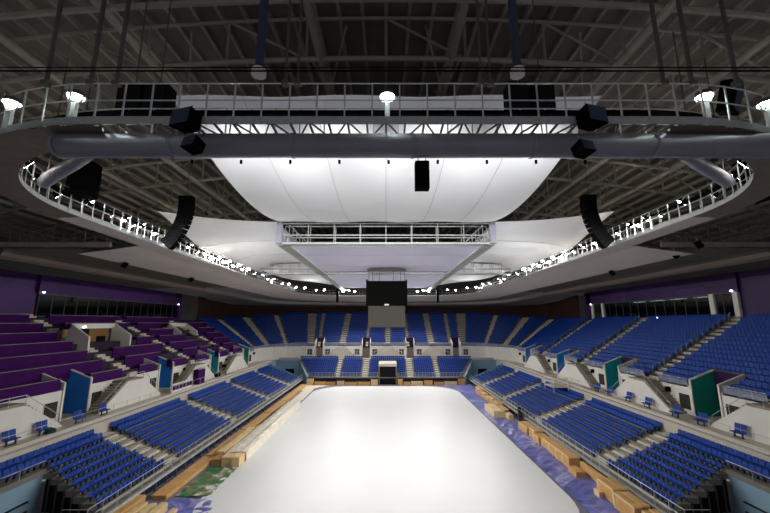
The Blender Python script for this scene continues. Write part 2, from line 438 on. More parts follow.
# portals (vomitory boxes): far side panel, near side panel, back panel
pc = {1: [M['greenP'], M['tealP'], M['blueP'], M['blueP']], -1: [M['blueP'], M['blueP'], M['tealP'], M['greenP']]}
pn = {1: ['green', 'teal', 'blue', 'blue'], -1: ['blue', 'blue', 'teal', 'green']}
which = ['nearest the camera', 'second along', 'third along', 'fourth along']
for sg, nm in ((-1, 'left'), (1, 'right')):
    for k, py in enumerate(PORT_S[sg]):
        t = thing('portal', (sg * 32, py, 4.9), f'stand entrance portal with tall {pn[sg][k]} side panel, {which[k]} the {nm} concourse', 'portal', f'{nm} concourse portals')
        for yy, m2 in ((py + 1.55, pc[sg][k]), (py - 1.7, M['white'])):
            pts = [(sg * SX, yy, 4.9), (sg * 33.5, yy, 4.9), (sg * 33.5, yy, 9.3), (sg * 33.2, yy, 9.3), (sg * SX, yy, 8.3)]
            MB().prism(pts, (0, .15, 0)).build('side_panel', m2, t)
            e = MB()
            e.prism([(sg * (SX - .12), yy - .03, 4.9), (sg * SX, yy - .03, 4.9), (sg * SX, yy - .03, 8.35), (sg * (SX - .12), yy - .03, 8.35)], (0, .21, 0))
            e.prism([(sg * (SX - .12), yy - .03, 8.3), (sg * 33.5, yy - .03, 9.3), (sg * 33.5, yy - .03, 9.42), (sg * (SX - .12), yy - .03, 8.45)], (0, .21, 0))
            e.build('panel_edge', M['white'], t)
        MB().box(sg * 33.4, sg * 33.55, py - 1.6, py + 1.6, 7.0, 9.3).build('back_panel', M['purpleback'], t)
        MB().box(sg * 33.4, sg * 33.5, py - 1.6, py + 1.6, 4.9, 7.0).build('dark_passage', M['void'], t)
        MB().box(sg * 31.6, sg * 31.75, py - 1.55, py - 1.2, 4.9, 7.2).build('door_leaf', M['tan' if sg < 0 else 'conc'], t)
    for k, py in enumerate(PORT_S[sg]):
        for d, wd in ((2.7, 'beyond'), (-2.7, 'before')):
            t = thing('vent_grille', (sg * SX, py + d, 5.4), f'dark wall vent just {wd} the {pn[sg][k]} portal {which[k]} the {nm} concourse', 'vent', 'concourse wall vents')
            b = MB()
            for q in range(7): b.box(sg * (SX - .05), sg * (SX - .01), py + d - .62, py + d + .62, 5.42 + q * .2, 5.56 + q * .2)
            b.build('slats', M['grille'], t)
            MB().box(sg * (SX - .03), sg * (SX - .005), py + d - .66, py + d + .66, 5.38, 6.84).build('backing', M['void'], t)
        t = tag(MB().box(sg * (SX - .35), sg * (SX - .02), py + 4.4, py + 4.85, 6.75, 7.25).build('wall_speaker', M['black']),
                f'small black wall speaker past the {pn[sg][k]} portal {which[k]} the {nm} concourse', 'speaker', 'concourse speakers')
for k, px in enumerate(PORT_X):
    t = thing('portal', (px, 98, 4.95), f'purple-backed stand entrance in the far white wall, {["leftmost","second from left","third from left","rightmost"][k]} of four', 'portal', 'far wall portals')
    for xx in (px - 1.1, px + 1.0):
        MB().prism([(xx, 97, 4.95), (xx, 99.6, 4.95), (xx, 99.6, 10.1), (xx, 97, 8.9)], (.12, 0, 0)).build('side_panel', M['white'], t)
    MB().box(px - 1, px + 1, 99.5, 99.6, 7.5, 10.1).build('back_panel', M['purpleback'], t)
    MB().box(px - 1, px + 1, 99.4, 99.5, 4.95, 7.5).build('passage_wall', M['beam'], t)
for k, px in enumerate(PORT_X):
    for d, wd in ((-2.3, 'left'), (2.3, 'right')):
        t = thing('vent_grille', (px + d, 97, 5.8), f'dark square vent in the far wall, {wd} of the {["leftmost","second","third","rightmost"][k]} purple entrance', 'vent', 'far wall vents')
        MB().box(px + d - .6, px + d + .6, 96.95, 96.99, 5.9, 7.3).build('grille', M['grille'], t)
        MB().box(px + d - .03, px + d + .03, 96.9, 96.95, 5.9, 7.3).box(px + d - .6, px + d + .6, 96.9, 96.95, 6.57, 6.63).build('crossbar', M['white'], t)

# double stairs behind white gable parapets
def gable(sg, ya, label):
    t = thing('gable_stair', (sg * 30, ya, 4.9), label, 'staircase', 'gable stairs')
    MB().prism([(sg * 29.35, ya - 5.2, 4.9), (sg * 29.35, ya + 5.2, 4.9), (sg * 29.35, ya + 4.7, 5.35), (sg * 29.35, ya + 1.4, 7.5), (sg * 29.35, ya - 1.4, 7.5), (sg * 29.35, ya - 4.7, 5.35)],
               (sg * .2, 0, 0)).build('parapet', M['white'], t)
    s = MB()
    for d in (-1, 1):
        for k in range(11):
            z = 4.9 + .25 * (k + 1); y0 = ya + d * (5.0 - .34 * k); y1 = ya + d * 1.2
            s.box(sg * 29.55, sg * 31.0, y0, y1, z - .25, z)
    s.box(sg * 29.55, sg * 31, ya - 1.3, ya + 1.3, 7.4, 7.7)
    s.build('stair_flight', M['tread'], t)
    r = MB()
    for d in (-1, 1): r.tube((sg * 29.45, ya + d * 4.9, 5.9), (sg * 29.45, ya + d * 1.4, 8.3), .03, 5)
    r.tube((sg * 29.45, ya - 1.4, 8.3), (sg * 29.45, ya + 1.4, 8.3), .03, 5)
    for d in (-4.9, -3.1, -1.4, 0, 1.4, 3.1, 4.9): r.tube((sg * 29.45, ya + d, 5.2 if abs(d) > 4 else (6.4 if abs(d) > 2 else 7.4)), (sg * 29.45, ya + d, 8.3 - max(0, abs(d) - 1.4) * .686), .025, 5)
    r.build('handrail', M['steel'], t)
for sg, nm in ((-1, 'left'), (1, 'right')):
    for k, ya in enumerate(AISLE_Y):
        gable(sg, ya, f'white gable-shaped double stair up from the {nm} concourse, {["nearest the camera","second along","third along","fourth along"][k]}')
for k, gx in enumerate(GAB_FX):
    t = thing('gable_stair', (gx, 96, 4.95), f'pale gable-shaped double stair on the far wall, {["left","middle","right"][k]} of three', 'staircase', 'far gable stairs')
    MB().prism([(gx - 4.3, 95.95, 4.95), (gx + 4.3, 95.95, 4.95), (gx + .9, 95.95, 8.0), (gx - .9, 95.95, 8.0)], (0, .15, 0)).build('parapet', M['conc'], t)
    s = MB()
    for d in (-1, 1):
        for q in range(11): s.box(gx + d * (4.2 - .32 * q), gx + d * .8, 96.1, 96.95, 4.95 + .27 * q, 5.22 + .27 * q)
    s.build('stair_flight', M['tread'], t)
    r = MB()
    for d in (-1, 1): r.tube((gx + d * 4.6, 95.9, 5.7), (gx + d * .9, 95.9, 8.75), .03, 5); r.tube((gx + d * 4.6, 95.9, 4.95), (gx + d * 4.6, 95.9, 5.7), .03, 5); r.tube((gx + d * .9, 95.9, 8.0), (gx + d * .9, 95.9, 8.75), .03, 5)
    r.build('handrail', M['steel'], t)

# paired companion seats on the concourse edge
def pair(sg, y, label):
    t = thing('companion_seat_pair', (sg * 28.85, y, 4.9), label, 'seat pair', 'companion seats on the concourse edge')
    for d in (-.27, .27):
        x = sg * 28.7
        MB().prism([(x + sg * .22, y + d - .23, 5.32), (x + sg * .22, y + d + .23, 5.32), (x + sg * .34, y + d + .23, 5.98), (x + sg * .34, y + d - .23, 5.98)], (sg * .05, 0, 0)).build('backrest', M['seat'], t)
        MB().box(x - sg * .2, x + sg * .22, y + d - .23, y + d + .23, 5.3, 5.37).build('seat_pan', M['seat'], t)
    MB().box(sg * 28.7, sg * 28.85, y - .45, y + .45, 4.9, 4.95).box(sg * 28.72, sg * 28.8, y - .4, y - .3, 4.93, 5.31).box(sg * 28.72, sg * 28.8, y + .3, y + .4, 4.93, 5.31).build('base', M['seatgrey'], t)
for k, y in enumerate([31.8, 35.4, 38.4, 42.4, 45.6, 49.2, 52.1]):
    pair(1, y, f'pair of blue companion seats on the right concourse edge, {ORD[k+1]} from the camera')
for k, y in enumerate([30.0, 32.7, 36.3, 39.4]):
    pair(-1, y, f'pair of blue companion seats on the left concourse edge, {ORD[k+1]} from the camera')
# thin rail along the concourse edge
for sg, nm in ((-1, 'left'), (1, 'right')):
    b = MB(); b.tube((sg * 28.3, 16, 5.75), (sg * 28.3, 84, 5.75), .022, 5); y = 16
    while y < 84: b.tube((sg * 28.3, y, 4.75), (sg * 28.3, y, 5.75), .02, 4); y += 2.0
    tag(b.build('railing', M['steel']), f'thin steel railing along the front edge of the {nm} concourse', 'railing')

# ------------------------------------------------------------------ upper bowl (right side, far end, left corner)
NR = 16
def bowl(t):
    """t runs along the lower edge in metres, right side first; returns (bottom xyz, top xyz)"""
    if t < 68:
        y = 20 + t; return (31, y, 7.7), (45, y + .11 * (y - 22), 14.8)
    if t < 82.14:
        a = (t - 68) / 14.14 * math.pi / 2; u = (t - 68) / 14.14
        return (22 + 9 * math.cos(a), 88 + 9 * math.sin(a), 7.7 + .5 * u), (28 + 17 * math.cos(a), 95.26 + 21.9 * math.sin(a), 14.8 + 2.3 * u)
    if t < 126.14:
        x = 22 - (t - 82.14); s = 1 if x >= 0 else -1
        return (x, 97, 8.2), (x + s * 6 * (abs(x) / 22) ** 4, 117.16, 17.1)
    u = t - 126.14
    B, T = bowl(82.14 - u) if u <= 14.14 else bowl(68 - (u - 14.14))
    return (-B[0], B[1], B[2]), (-T[0], T[1], T[2])
T_END = 126.14 + 14.14 + 6
def lerp(a, b, f): return tuple(a[i] + (b[i] - a[i]) * f for i in range(3))
def bowl_pt(t, f):
    return lerp(*bowl(t), f)
def bowl_row(t, k):                 # tread height of row k
    B, T = bowl(t); return B[2] + (T[2] - B[2]) * k / NR
AISLES = [(10, .75), (24.5, .75), (40, .75), (55, .75), (68 + 14.14 * .12, .6), (68 + 14.14 * .42, .6), (68 + 14.14 * .75, .35)]
for x, w in ((19.8, .75), (16.7, .3), (11.9, .7), (5.8, .28), (.5, .62)): AISLES.append((82.14 + 22 - x, w))
for x, w in ((-5.0, .28), (-11.4, .7), (-17.4, .3), (-19.6, .75)): AISLES.append((82.14 + 22 - x, w))
AISLES += [(126.14 + 14.14 * .25, .35), (126.14 + 14.14 * .58, .6), (126.14 + 14.14 * .9, .6)]
root = thing('grandstand', (0, 100, 7), 'upper tier of blue seats sweeping round the right side and far end', 'grandstand')
ts = [i * T_END / 360 for i in range(361)]
rows = []
for k in range(NR):
    for f in (k / NR, (k + 1) / NR):
        row = []
        for t in ts:
            p = bowl_pt(t, f); row.append((p[0], p[1], bowl_row(t, k)))
        rows.append(row)
tb = MB().loft(rows)
def in_portal(x, y):
    if y < 88 and abs(x) > 30: return abs(x) < 33.4 and any(abs(y - p) < 1.75 for p in port_ys(x))
    return y > 96.5 and y < 99.6 and any(abs(x - p) < 1.1 for p in PORT_X)
tb.f = [q for q in tb.f if not in_portal(sum(tb.v[i][0] for i in q) / 4, sum(tb.v[i][1] for i in q) / 4)]
tb.build('tier_steps', M['concrete'], root)
for ta, w in AISLES:
    b = MB()
    for k in range(NR):
        for h, (f0, f1) in enumerate(((k / NR, (k + .5) / NR), ((k + .5) / NR, (k + 1) / NR))):
            z = bowl_row(ta, k) + .04 + h * .2
            p = [bowl_pt(ta - w, f0), bowl_pt(ta + w, f0), bowl_pt(ta + w, f1), bowl_pt(ta - w, f1)]
            b.prism([(q[0], q[1], z) for q in p], (0, 0, -.22))
    b.build('aisle_stairs', M['aisle'], root)
# end-of-row panels beside the right-hand aisles
for ta, w in AISLES[:4]:
    for k in range(1, NR):
        p = bowl_pt(ta + w + .12, (k + .35) / NR); q = bowl_pt(ta + w + .12, (k + .75) / NR); z = bowl_row(ta, k)
        MB().prism([(p[0], p[1], z), (q[0], q[1], z), (q[0], q[1], z + 1.1), (p[0], p[1], z + .85)], (0, .07, 0)).build('row_end_panel', M['endpanel'], root)
# parapet panel and rail along the lower edge
def near_portal(t):
    B, _ = bowl(t)
    if B[1] < 88 and abs(B[0]) > 30.5: return any(abs(B[1] - p) < 1.75 for p in port_ys(B[0]))
    if B[1] > 96.5: return any(abs(B[0] - p) < 1.15 for p in PORT_X)
    return False
b = MB(); seg = []
def flush(seg):
    if len(seg) > 1:
        lo = [(p[0], p[1], p[2] - .1) for p in seg]; hi = [(p[0], p[1], p[2] + .62) for p in seg]
        MB().loft([lo, hi]).build('parapet_panel', M['railglass'], root); rl = MB(); rl.sweep([(p[0], p[1], p[2] + .72) for p in seg], .04, 5)
        for p in seg[::3]: rl.tube((p[0], p[1], p[2]), (p[0], p[1], p[2] + .72), .025, 4)
        rl.build('parapet_rail', M['steel'], root)
t = 0.0
while t < T_END:
    B, _ = bowl(t)
    if near_portal(t) or any(abs(t - a) < w + .2 for a, w in AISLES[:4]):
        flush(seg); seg = []
    else: seg.append(B)
    t += .4
flush(seg)
# seats of the upper tier
for k in range(NR):
    t = .3
    f = (k + .55) / NR
    L = []
    while t < T_END - .2:
        p = bowl_pt(t, f); q = bowl_pt(min(t + .05, T_END), f); ds = math.dist(p[:2], q[:2]) / .05
        ok = all(abs(t - a) > w + .22 / max(.3, ds) for a, w in AISLES)
        if k < 4 and ok:
            B, _ = bowl(t)
            if B[1] < 88 and any(abs(p[1] - py) < 2.0 for py in port_ys(p[0])) and abs(p[0]) < 33.9: ok = False
            if B[1] > 96.5 and k < 2 and any(abs(p[0] - px) < 1.5 for px in PORT_X): ok = False
        if ok:
            B, T = bowl(t); d = Vector((B[0] - T[0], B[1] - T[1])); tn = Vector((q[0] - p[0], q[1] - p[1])).normalized()
            nrm = Vector((-tn.y, tn.x))
            if nrm.dot(d) < 0: nrm = -nrm
            rz = math.atan2(nrm.y, nrm.x) + math.pi / 2
            side = 'right' if t < 75 else 'far'
            L.append((p[0], p[1], bowl_row(t, k), rz, t))
        t += .52 / ds
    for (x, y, z, rz, t) in L: SEATS.append((x, y, z, rz, None, 1.0))

# ------------------------------------------------------------------ left upper tier with purple press desks
def dx(j): return 31.15 + 2.1 * j
def dz(j): return 8.85 + 1.045 * j
root = thing('grandstand', (-38, 52, 7), 'left upper tier of broad grey platforms carrying purple press desks', 'grandstand')
b = MB()
cuts = [16.0] + [v for p in PORT_S[-1] for v in (p - 1.7, p + 1.7)] + [86.0]
for j in range(7):
    for q in range(0, len(cuts), 2) if j < 2 else (None,):
        y0, y1 = (cuts[q], cuts[q + 1]) if q is not None else (16, 86)
        if y1 > y0: b.box(-dx(j) - .07, -(dx(j + 1) + .08 if j != 1 else 33.5 if q is not None else 0), y0, y1, dz(j) - 1.6, dz(j) - .42)
b.box(-33.5, -dx(2) - .08, 16, 86, dz(1) - 1.6, dz(1) - .42)
b.build('platform', M['carpet'], root)
for ya in (46.3, 60.2, 75.0):
    a = MB()
    for j in range(7):
        for h in range(4): a.box(-dx(j) - h * .5 + .3, -dx(j) - 2.1, ya - .65, ya + .65, dz(j) - .42 + .25 * h - 1.0, dz(j) - .42 + .02 + .25 * h - .27)
    a.build('aisle_stairs', M['aisle'], root)
DESKS = []
for j in range(7): DESKS.append((j, 18, 36.3 if j == 0 else 44.0 + .2 * j, 'block nearest the camera'))
DESKS += [(0, 39.9, 44.6, 'just past the first blue portal')]
DESKS += [(0, 47.7, 50.8, 'after the first stairs'), (1, 47.9, 55.2, 'after the first stairs'), (2, 48.5, 59.2, 'after the first stairs'), (3, 56, 60.0, 'after the first stairs'),
          (5, 48, 60, 'after the first stairs'), (6, 48, 60.5, 'after the first stairs')]
DESKS += [(0, 54.6, 58.6, 'past the second blue portal'), (0, 61.4, 65.2, 'after the second stairs'), (1, 61.2, 65.8, 'after the second stairs'), (1, 66.6, 71.0, 'before the teal portal landing'),
          (2, 61.0, 70.4, 'after the second stairs'), (3, 61.5, 69.4, 'after the second stairs'), (4, 62, 69.0, 'after the second stairs'), (5, 62, 75, 'after the second stairs'), (6, 62, 76, 'after the second stairs')]
DESKS += [(0, 69.6, 73.6, 'past the teal portal'), (1, 72.0, 74.2, 'past the teal portal'), (1, 76.2, 83.5, 'after the third stairs'), (2, 76.4, 84, 'after the third stairs'),
          (3, 77.5, 85, 'after the third stairs'), (4, 78, 85.5, 'after the third stairs'), (5, 78, 86, 'after the third stairs'), (0, 76.2, 80.6, 'after the third stairs')]
rown = ['lowest row', 'second row up', 'third row up', 'fourth row up', 'fifth row up', 'sixth row up', 'top row']
for j, y0, y1, where in DESKS:
    X = -dx(j); Zt = dz(j)
    zf = (Zt - .42) if j else 7.7
    lowf = 7.4 if j == 0 else dz(j - 1) - .42
    t = thing('press_desk', (X, (y0 + y1) / 2, Zt - 1), f'long purple press desk, {rown[j]}, {where}, left upper tier', 'desk', 'purple press desks')
    MB().box(X, X + .06, y0, y1, lowf - .0, Zt - .05).build('front_panel', M['purple'], t)
    MB().box(X - .62, X + .08, y0 - .03, y1 + .03, Zt - .05, Zt).build('desk_top', M['purple'], t)
    MB().box(X + .06, X + .11, y0 - .03, y1 + .03, Zt - .04, Zt + .015).build('edge_strip', M['beam'], t)
    for yy in (y0, y1 - .05): MB().box(X - .58, X, yy, yy + .05, Zt - 1.02, Zt - .05).build('end_panel', M['purple'], t)

# mid-tier entrances with white surrounds on the left
for (y0, y1, X, lab) in ((45.4, 53.0, 38.6, 'between the nearer purple desk blocks'), (69.0, 75.2, 40.5, 'between the farther purple desk blocks')):
    t = thing('tier_entrance', (-X, (y0 + y1) / 2, 10), f'white framed stand entrance with tan inner wall {lab}', 'entrance', 'upper tier entrances')
    MB().box(-X, -X - .4, y0, y1, 13.35, 14.0).build('lintel', M['white'], t)
    for yy in (y0, y1 - .25):
        MB().prism([(-X + 2.4, yy, 10.2), (-X + 2.4, yy, 12.4), (-X, yy, 14.0), (-X - .4, yy, 14.0), (-X - .4, yy, 9.8)], (0, .25, 0)).build('side_wall', M['white'], t)
    MB().box(-X - .9, -X - 1.0, y0, y1, 9.8, 13.35).build('inner_wall', M['tan'], t)
    MB().box(-X - .85, -X - .9, y0 + 1, y0 + 4, 12.3, 13.3).box(-X - .85, -X - .9, y1 - 2.2, y1 - .6, 11.2, 12.3).build('dark_opening', M['void'], t)
    MB().box(-X + 2.4, -X - 1, y0, y1, 9.9, 10.1).build('landing', M['aisle'], t)

# ------------------------------------------------------------------ outer walls and booths
pts = [bowl(t)[1] for t in [60 + i * (T_END - 60) / 90 for i in range(91)]]
cx, cy = 0, 60
out = []
for p in pts: d = Vector((p[0], p[1] - 95 if p[1] > 95 else 0)).normalized() * .5; out.append((p[0] + d.x, p[1] + d.y, p[2]))
struct(MB().loft([[(x, y, z - .6) for x, y, z in out], [(x, y, 21.6) for x, y, z in out]]).build('wall_far', M['brown']))
# right: purple wall, band over the booths
struct(MB().box(45.4, 45.6, 10, 47, 14.2, 21.6).box(45.0, 45.6, 46.6, 82.4, 18.0, 21.6).box(45.0, 45.6, 80.6, 83.2, 14.2, 21.6).build('wall_right', M['facets']))
struct(MB().box(-50.2, -50.0, 10, 88, 14, 21.6).box(-47.3, -47.5, 10, 49.4, 14.4, 21.6).box(-46.8, -47.4, 49.2, 83.4, 18.0, 21.6).box(-46.8, -50, 83.2, 84.2, 12, 21.6).build('wall_left', M['facets']))
struct(MB().box(45, 45.5, 46.8, 81, 14.4, 14.95).build('trim_1', M['beam']))
struct(MB().box(48.4, 48.6, 46.5, 81, 14.4, 18.2).box(45.4, 48.6, 46.5, 81, 14.2, 14.4).build('wall_right_booth', M['void']))
struct(MB().box(-49.4, -49.6, 49, 84, 14.4, 18.2).build('wall_left_booth', M['void']))
for n_, sg, X, y0, y1 in ((1, 1, 45.2, 47, 80.4), (2, -1, 47.1, 49.6, 83)):
    w = struct(MB().box(sg * X, sg * (X + .04), y0, y1, 14.95, 18.0).build(f'window_{n_}', M['glass']))
    b = MB(); y = y0
    while y < y1: b.box(sg * (X - .03), sg * (X + .07), y - .04, y + .04, 14.95, 18); y += 2.1
    b.box(sg * (X - .03), sg * (X + .07), y0, y1, 17.9, 18.05).box(sg * (X - .03), sg * (X + .07), y0, y1, 14.9, 15.02)
    b.build('window_frame', M['darksteel'], w)
for k, y in enumerate((47.1, 50.6, 76.4, 80.2)):
    struct(MB().box(44.95, 45.3, y - .35, y + .35, 14.9, 18.0).build('pillar', M['white']))
b = MB()
for y in (52.5, 57, 61.5, 66): b.box(46.3, 46.9, y, y + 2.6, 17.75, 17.85)
tag(b.build('booth_ceiling_light', emis('booth_glow', (240, 250, 255), .6)), 'dim strip lights inside the glazed booths at the top of the right tier', 'light')
for k, (x, y, z, lab) in enumerate(((44.9, 47.4, 18.2, 'at the near upper corner of the right glazed booth'), (44.9, 80.4, 18.0, 'at the far upper corner of the right glazed booth'), (44.9, 61, 14.9, 'on the ledge below the right glazed booth'),
                                    (-46.7, 49.8, 18.2, 'at the near upper corner of the left glazed booth'), (-46.7, 82.6, 18.1, 'at the far upper corner of the left glazed booth'), (-38.4, 47.3, 13.6, 'on the lintel of the nearer left tier entrance'))):
    t = thing('emergency_light', (x, y, z), f'tiny white emergency light {lab}', 'light', 'emergency lights')
    MB().box(x - .1, x + .1, y - .11, y + .11, z - .09, z + .09).build('glowing_cover', M['exitglow'], t)
    MB().box(x - .18, x + .18, y - .18, y + .18, z + .09, z + .14).build('bracket', M['black'], t)

# ------------------------------------------------------------------ ceiling: deck, purlins, trusses
def roof_z(x): return 34.0 - .0028 * x * x
xs = [-54 + i * 3 for i in range(37)]
ceil = struct(MB().loft([[(x, -16, roof_z(x)) for x in xs], [(x, 132, roof_z(x)) for x in xs]]).build('ceiling', M['deck']))
x = -51.0
while x <= 51:
    z = roof_z(x)
    MB().box(x - .11, x + .11, -16, 132, z - .42, z - .02).build('purlin', M['roofsteel'], ceil); x += 1.5
for sg, nm in ((-1, 'left'), (1, 'right')):
    struct(MB().box(sg * 53.6, sg * 54, -16, 132, 14, 27).build(f'wall_{nm}_eaves', M['deck']))
struct(MB().box(-54, 54, 131, 132, 14, 34).build('wall_far_eaves', M['deck']))
def chord_z(x): return 30.5 - .0028 * x * x
for Y in (16.0, 20.3, 32.5, 37.5, 49.5, 54.5, 66.5, 71.5, 83.5, 88.5, 100.5):
    ch = MB(); X = [-50 + i * 2.5 for i in range(41)]
    ch.sweep([(x, Y, chord_z(x)) for x in X], .17, 6); ch.sweep([(x, Y, roof_z(x) - .6) for x in X], .12, 6)
    w = MB(); xx = -50.0; k = 0
    while xx < 50:
        w.tube((xx, Y, chord_z(xx)), (xx, Y, roof_z(xx) - .6), .09, 5)
        if k % 2 == 0: w.tube((xx, Y, roof_z(xx) - .6), (xx + 5, Y, chord_z(xx + 5)), .09, 5)
        xx += 5; k += 1
    o = struct(ch.build('roof_truss', M['roofsteel'])); w.build('truss_web', M['roofsteel'], o)
for x in (-27, -20.6, -14.3, -4.1, 4.1, 14.3, 20.6, 27):
    b = MB(); z = chord_z(x) + (.1 if abs(x) < 10 else -.1)
    b.tube((x, -12, z), (x, 128, z), .26, 10)
    o = struct(b.build('roof_beam', M['roofsteel']))
    w = MB(); y = 4.0; k = 0
    while y < 110:
        w.tube((x, y, z), (x + (1.5 if x > 0 else -1.5), y, roof_z(x) - .4), .08, 5); w.tube((x, y, z), (x, y + 4, roof_z(x) - .4), .08, 5)
        w.tube((x, y, z), (x - (1.5 if x > 0 else -1.5), y - 3, roof_z(x) - .4), .07, 5); y += 10
    w.build('beam_strut', M['roofsteel'], o)

# ------------------------------------------------------------------ soffit over the stands
def ring(off, n=10, y_start=None):
    """open path right side -> far -> left side"""
    hx = 22.4 + off * 1.07; yf = 101.7 + .77 * off; r = 12.5 + .9 * off; P = []
    ys = 33.0 if y_start is None else y_start
    for i in range(11): P.append((hx, ys + (yf - r - ys) * i / 10))
    for i in range(1, n + 1):
        a = math.radians(90 * i / n); P.append((hx - r + r * math.cos(a), yf - r + r * math.sin(a)))
    for i in range(1, 9): P.append((hx - r - (2 * (hx - r)) * i / 8, yf))
    for i in range(1, n + 1):
        a = math.radians(90 + 90 * i / n); P.append((-hx + r + r * math.cos(a), yf - r + r * math.sin(a)))
    for i in range(1, 11): P.append((-hx, yf - r + (ys - yf + r) * i / 10))
    return P
def prof(name, pr, m):
    rows = [[(x, y, z - max(0, min(1, (y - 88) / 14)) * max(0, o - 1) / 15 * 1.1) for x, y in ring(o)] for o, z in pr]
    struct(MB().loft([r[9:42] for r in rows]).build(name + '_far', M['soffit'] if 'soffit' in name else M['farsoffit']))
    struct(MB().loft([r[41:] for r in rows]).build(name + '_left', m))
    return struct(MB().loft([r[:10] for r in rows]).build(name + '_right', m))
prof('ceiling_soffit', [(-.85, 21.25), (.8, 21.1), (3, 20.75), (5.6, 20.4)], M['soffit'])
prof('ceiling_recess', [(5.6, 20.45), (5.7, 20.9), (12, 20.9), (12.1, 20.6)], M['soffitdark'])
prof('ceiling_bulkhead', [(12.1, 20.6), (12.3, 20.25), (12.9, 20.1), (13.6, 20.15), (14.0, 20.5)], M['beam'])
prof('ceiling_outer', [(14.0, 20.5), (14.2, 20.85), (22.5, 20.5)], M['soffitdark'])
for sg in (-1, 1):
    b = MB().bar((sg * 25.5, 33, 21.25), (sg * 47, 33, 21.25), .3, .45)
    struct(b.build('roof_beam', M['roofsteel']))
    b = MB()
    for x in range(26, 47, 1): b.tube((sg * x, 33, 21.4), (sg * x, 33, 23.2), .03, 4)
    for z in (22.3, 23.2): b.tube((sg * 25.5, 33, z), (sg * 47, 33, z), .035, 5)
    tag(b.build('railing', M['darksteel']), f'dark railing grid above the {"left" if sg<0 else "right"} soffit edge behind the catwalk', 'railing')

# ------------------------------------------------------------------ ring catwalk
HXN, HXR, RN, RF, YN, YF = 21.5, 23.0, 11.0, 12.5, 12.8, 101.7
def ring_closed(off, z, step=1.0):
    hx = HXR + off; hn = HXN + off; yf = YF + off; yn = YN - off; rf = RF + off; rn = RN + off; P = []
    def seg(a, b):
        n = max(1, int(math.dist(a, b) / step))
        for i in range(n): P.append((a[0] + (b[0] - a[0]) * i / n, a[1] + (b[1] - a[1]) * i / n, z))
    def arc(cx, cy, a0, r):
        n = max(6, int(r * math.pi / 2 / step))
        for i in range(n): a = math.radians(a0 + 90 * i / n); P.append((cx + r * math.cos(a), cy + r * math.sin(a), z))
    seg((hn, yn + rn), (hx, 58)); seg((hx, 58), (hx, yf - rf)); arc(hx - rf, yf - rf, 0, rf); seg((hx - rf, yf), (-hx + rf, yf)); arc(-hx + rf, yf - rf, 90, rf)
    seg((-hx, yf - rf), (-hx, 58)); seg((-hx, 58), (-hn, yn + rn)); arc(-hn + rn, yn + rn, 180, rn); seg((-hn + rn, yn), (hn - rn, yn)); arc(hn - rn, yn + rn, 270, rn)
    return P
ZD = 21.4
root = thing('ring_catwalk', (0, 57, ZD), 'steel catwalk with railings looping round the whole roof above the ice', 'catwalk')
dk = MB()
a = ring_closed(-.75, ZD); 
def offs(off, z):  # matched-sample ring
    return [(x, y, z) for x, y, _ in _ring_m(off)]
def _ring_m(off):
    hx = HXR + off; hn = HXN + off; yf = YF + off; yn = YN - off; rf = RF + off; rn = RN + off; P = []
    def seg(a, b, n):
        for i in range(n): P.append((a[0] + (b[0] - a[0]) * i / n, a[1] + (b[1] - a[1]) * i / n, 0))
    def arc(cx, cy, a0, r, n=18):
        for i in range(n): t = math.radians(a0 + 90 * i / n); P.append((cx + r * math.cos(t), cy + r * math.sin(t), 0))
    seg((hn, yn + rn), (hx, 58), 26); seg((hx, 58), (hx, yf - rf), 24); arc(hx - rf, yf - rf, 0, rf); seg((hx - rf, yf), (-hx + rf, yf), 20); arc(-hx + rf, yf - rf, 90, rf)
    seg((-hx, yf - rf), (-hx, 58), 24); seg((-hx, 58), (-hn, yn + rn), 26); arc(-hn + rn, yn + rn, 180, rn); seg((-hn + rn, yn), (hn - rn, yn), 20); arc(hn - rn, yn + rn, 270, rn)
    return P
A, B2, C2, D2 = offs(-.7, ZD), offs(.7, ZD), offs(.7, ZD - .1), offs(-.7, ZD - .1)
_p = ring_closed(-.7, ZD - .05, .7); _n = len(_p)
for i in range(_n):
    a0 = _p[i]; a1 = _p[(i + 1) % _n]; dd = Vector((a1[0] - a0[0], a1[1] - a0[1], 0)).normalized(); nn = Vector((dd.y, -dd.x, 0)) * 1.4
    e0 = Vector(a0) + nn; e1 = Vector(a1) + nn
    dk.bar(a0, e0, .07, .07)
    if i % 2: dk.bar(a0, e1, .05, .05)
    else: dk.bar(e0, a1, .05, .05)
dk.build('grating', M['grating'], root)
tr = MB(); tr.loft([offs(-.72, ZD + .95), offs(-.45, ZD + .95), offs(-.45, ZD + 1.12), offs(-.72, ZD + 1.12), offs(-.72, ZD + .95)], closed=True)
tr.build('cable_tray', M['black'], root)
fs = MB()
for o in (-.75, .75):
    fs.loft([offs(o, ZD - .18), offs(o, ZD + .1), offs(o + .03, ZD + .1), offs(o + .03, ZD - .18)], closed=True)
fs.build('edge_channel', M['steel'], root)
MB().loft([offs(-.78, ZD - .2)[:157], offs(.8, ZD - .3)[:157]]).build('underside_panel', M['soffit'], root)
for i0_, i1_ in ((156, 175), (194, 213)):
    g0, g1 = offs(-.78, ZD - .2), offs(.8, ZD - .25); g0.append(g0[0]); g1.append(g1[0])
    MB().loft([g0[i0_:i1_], g1[i0_:i1_]]).build('underside_panel', M['grating'], root)
for o in (-.8, .8):
    for z in (ZD + .72, ZD + 1.4):
        MB().sweep(offs(o, z), .027, 5, True).build('guard_rail', M['steel'], root)
posts = []
for o in (-.8, .8): posts += ring_closed(o, 0, 1.0)
posts.sort(key=lambda p: (0 if inframe((p[0], p[1], ZD + .6)) else 1, depth((p[0], p[1], ZD))))
for p in posts[:100]: MB().box(p[0] - .024, p[0] + .024, p[1] - .024, p[1] + .024, ZD, ZD + 1.42).build('railing_post', M['steel'], root)
b = MB()
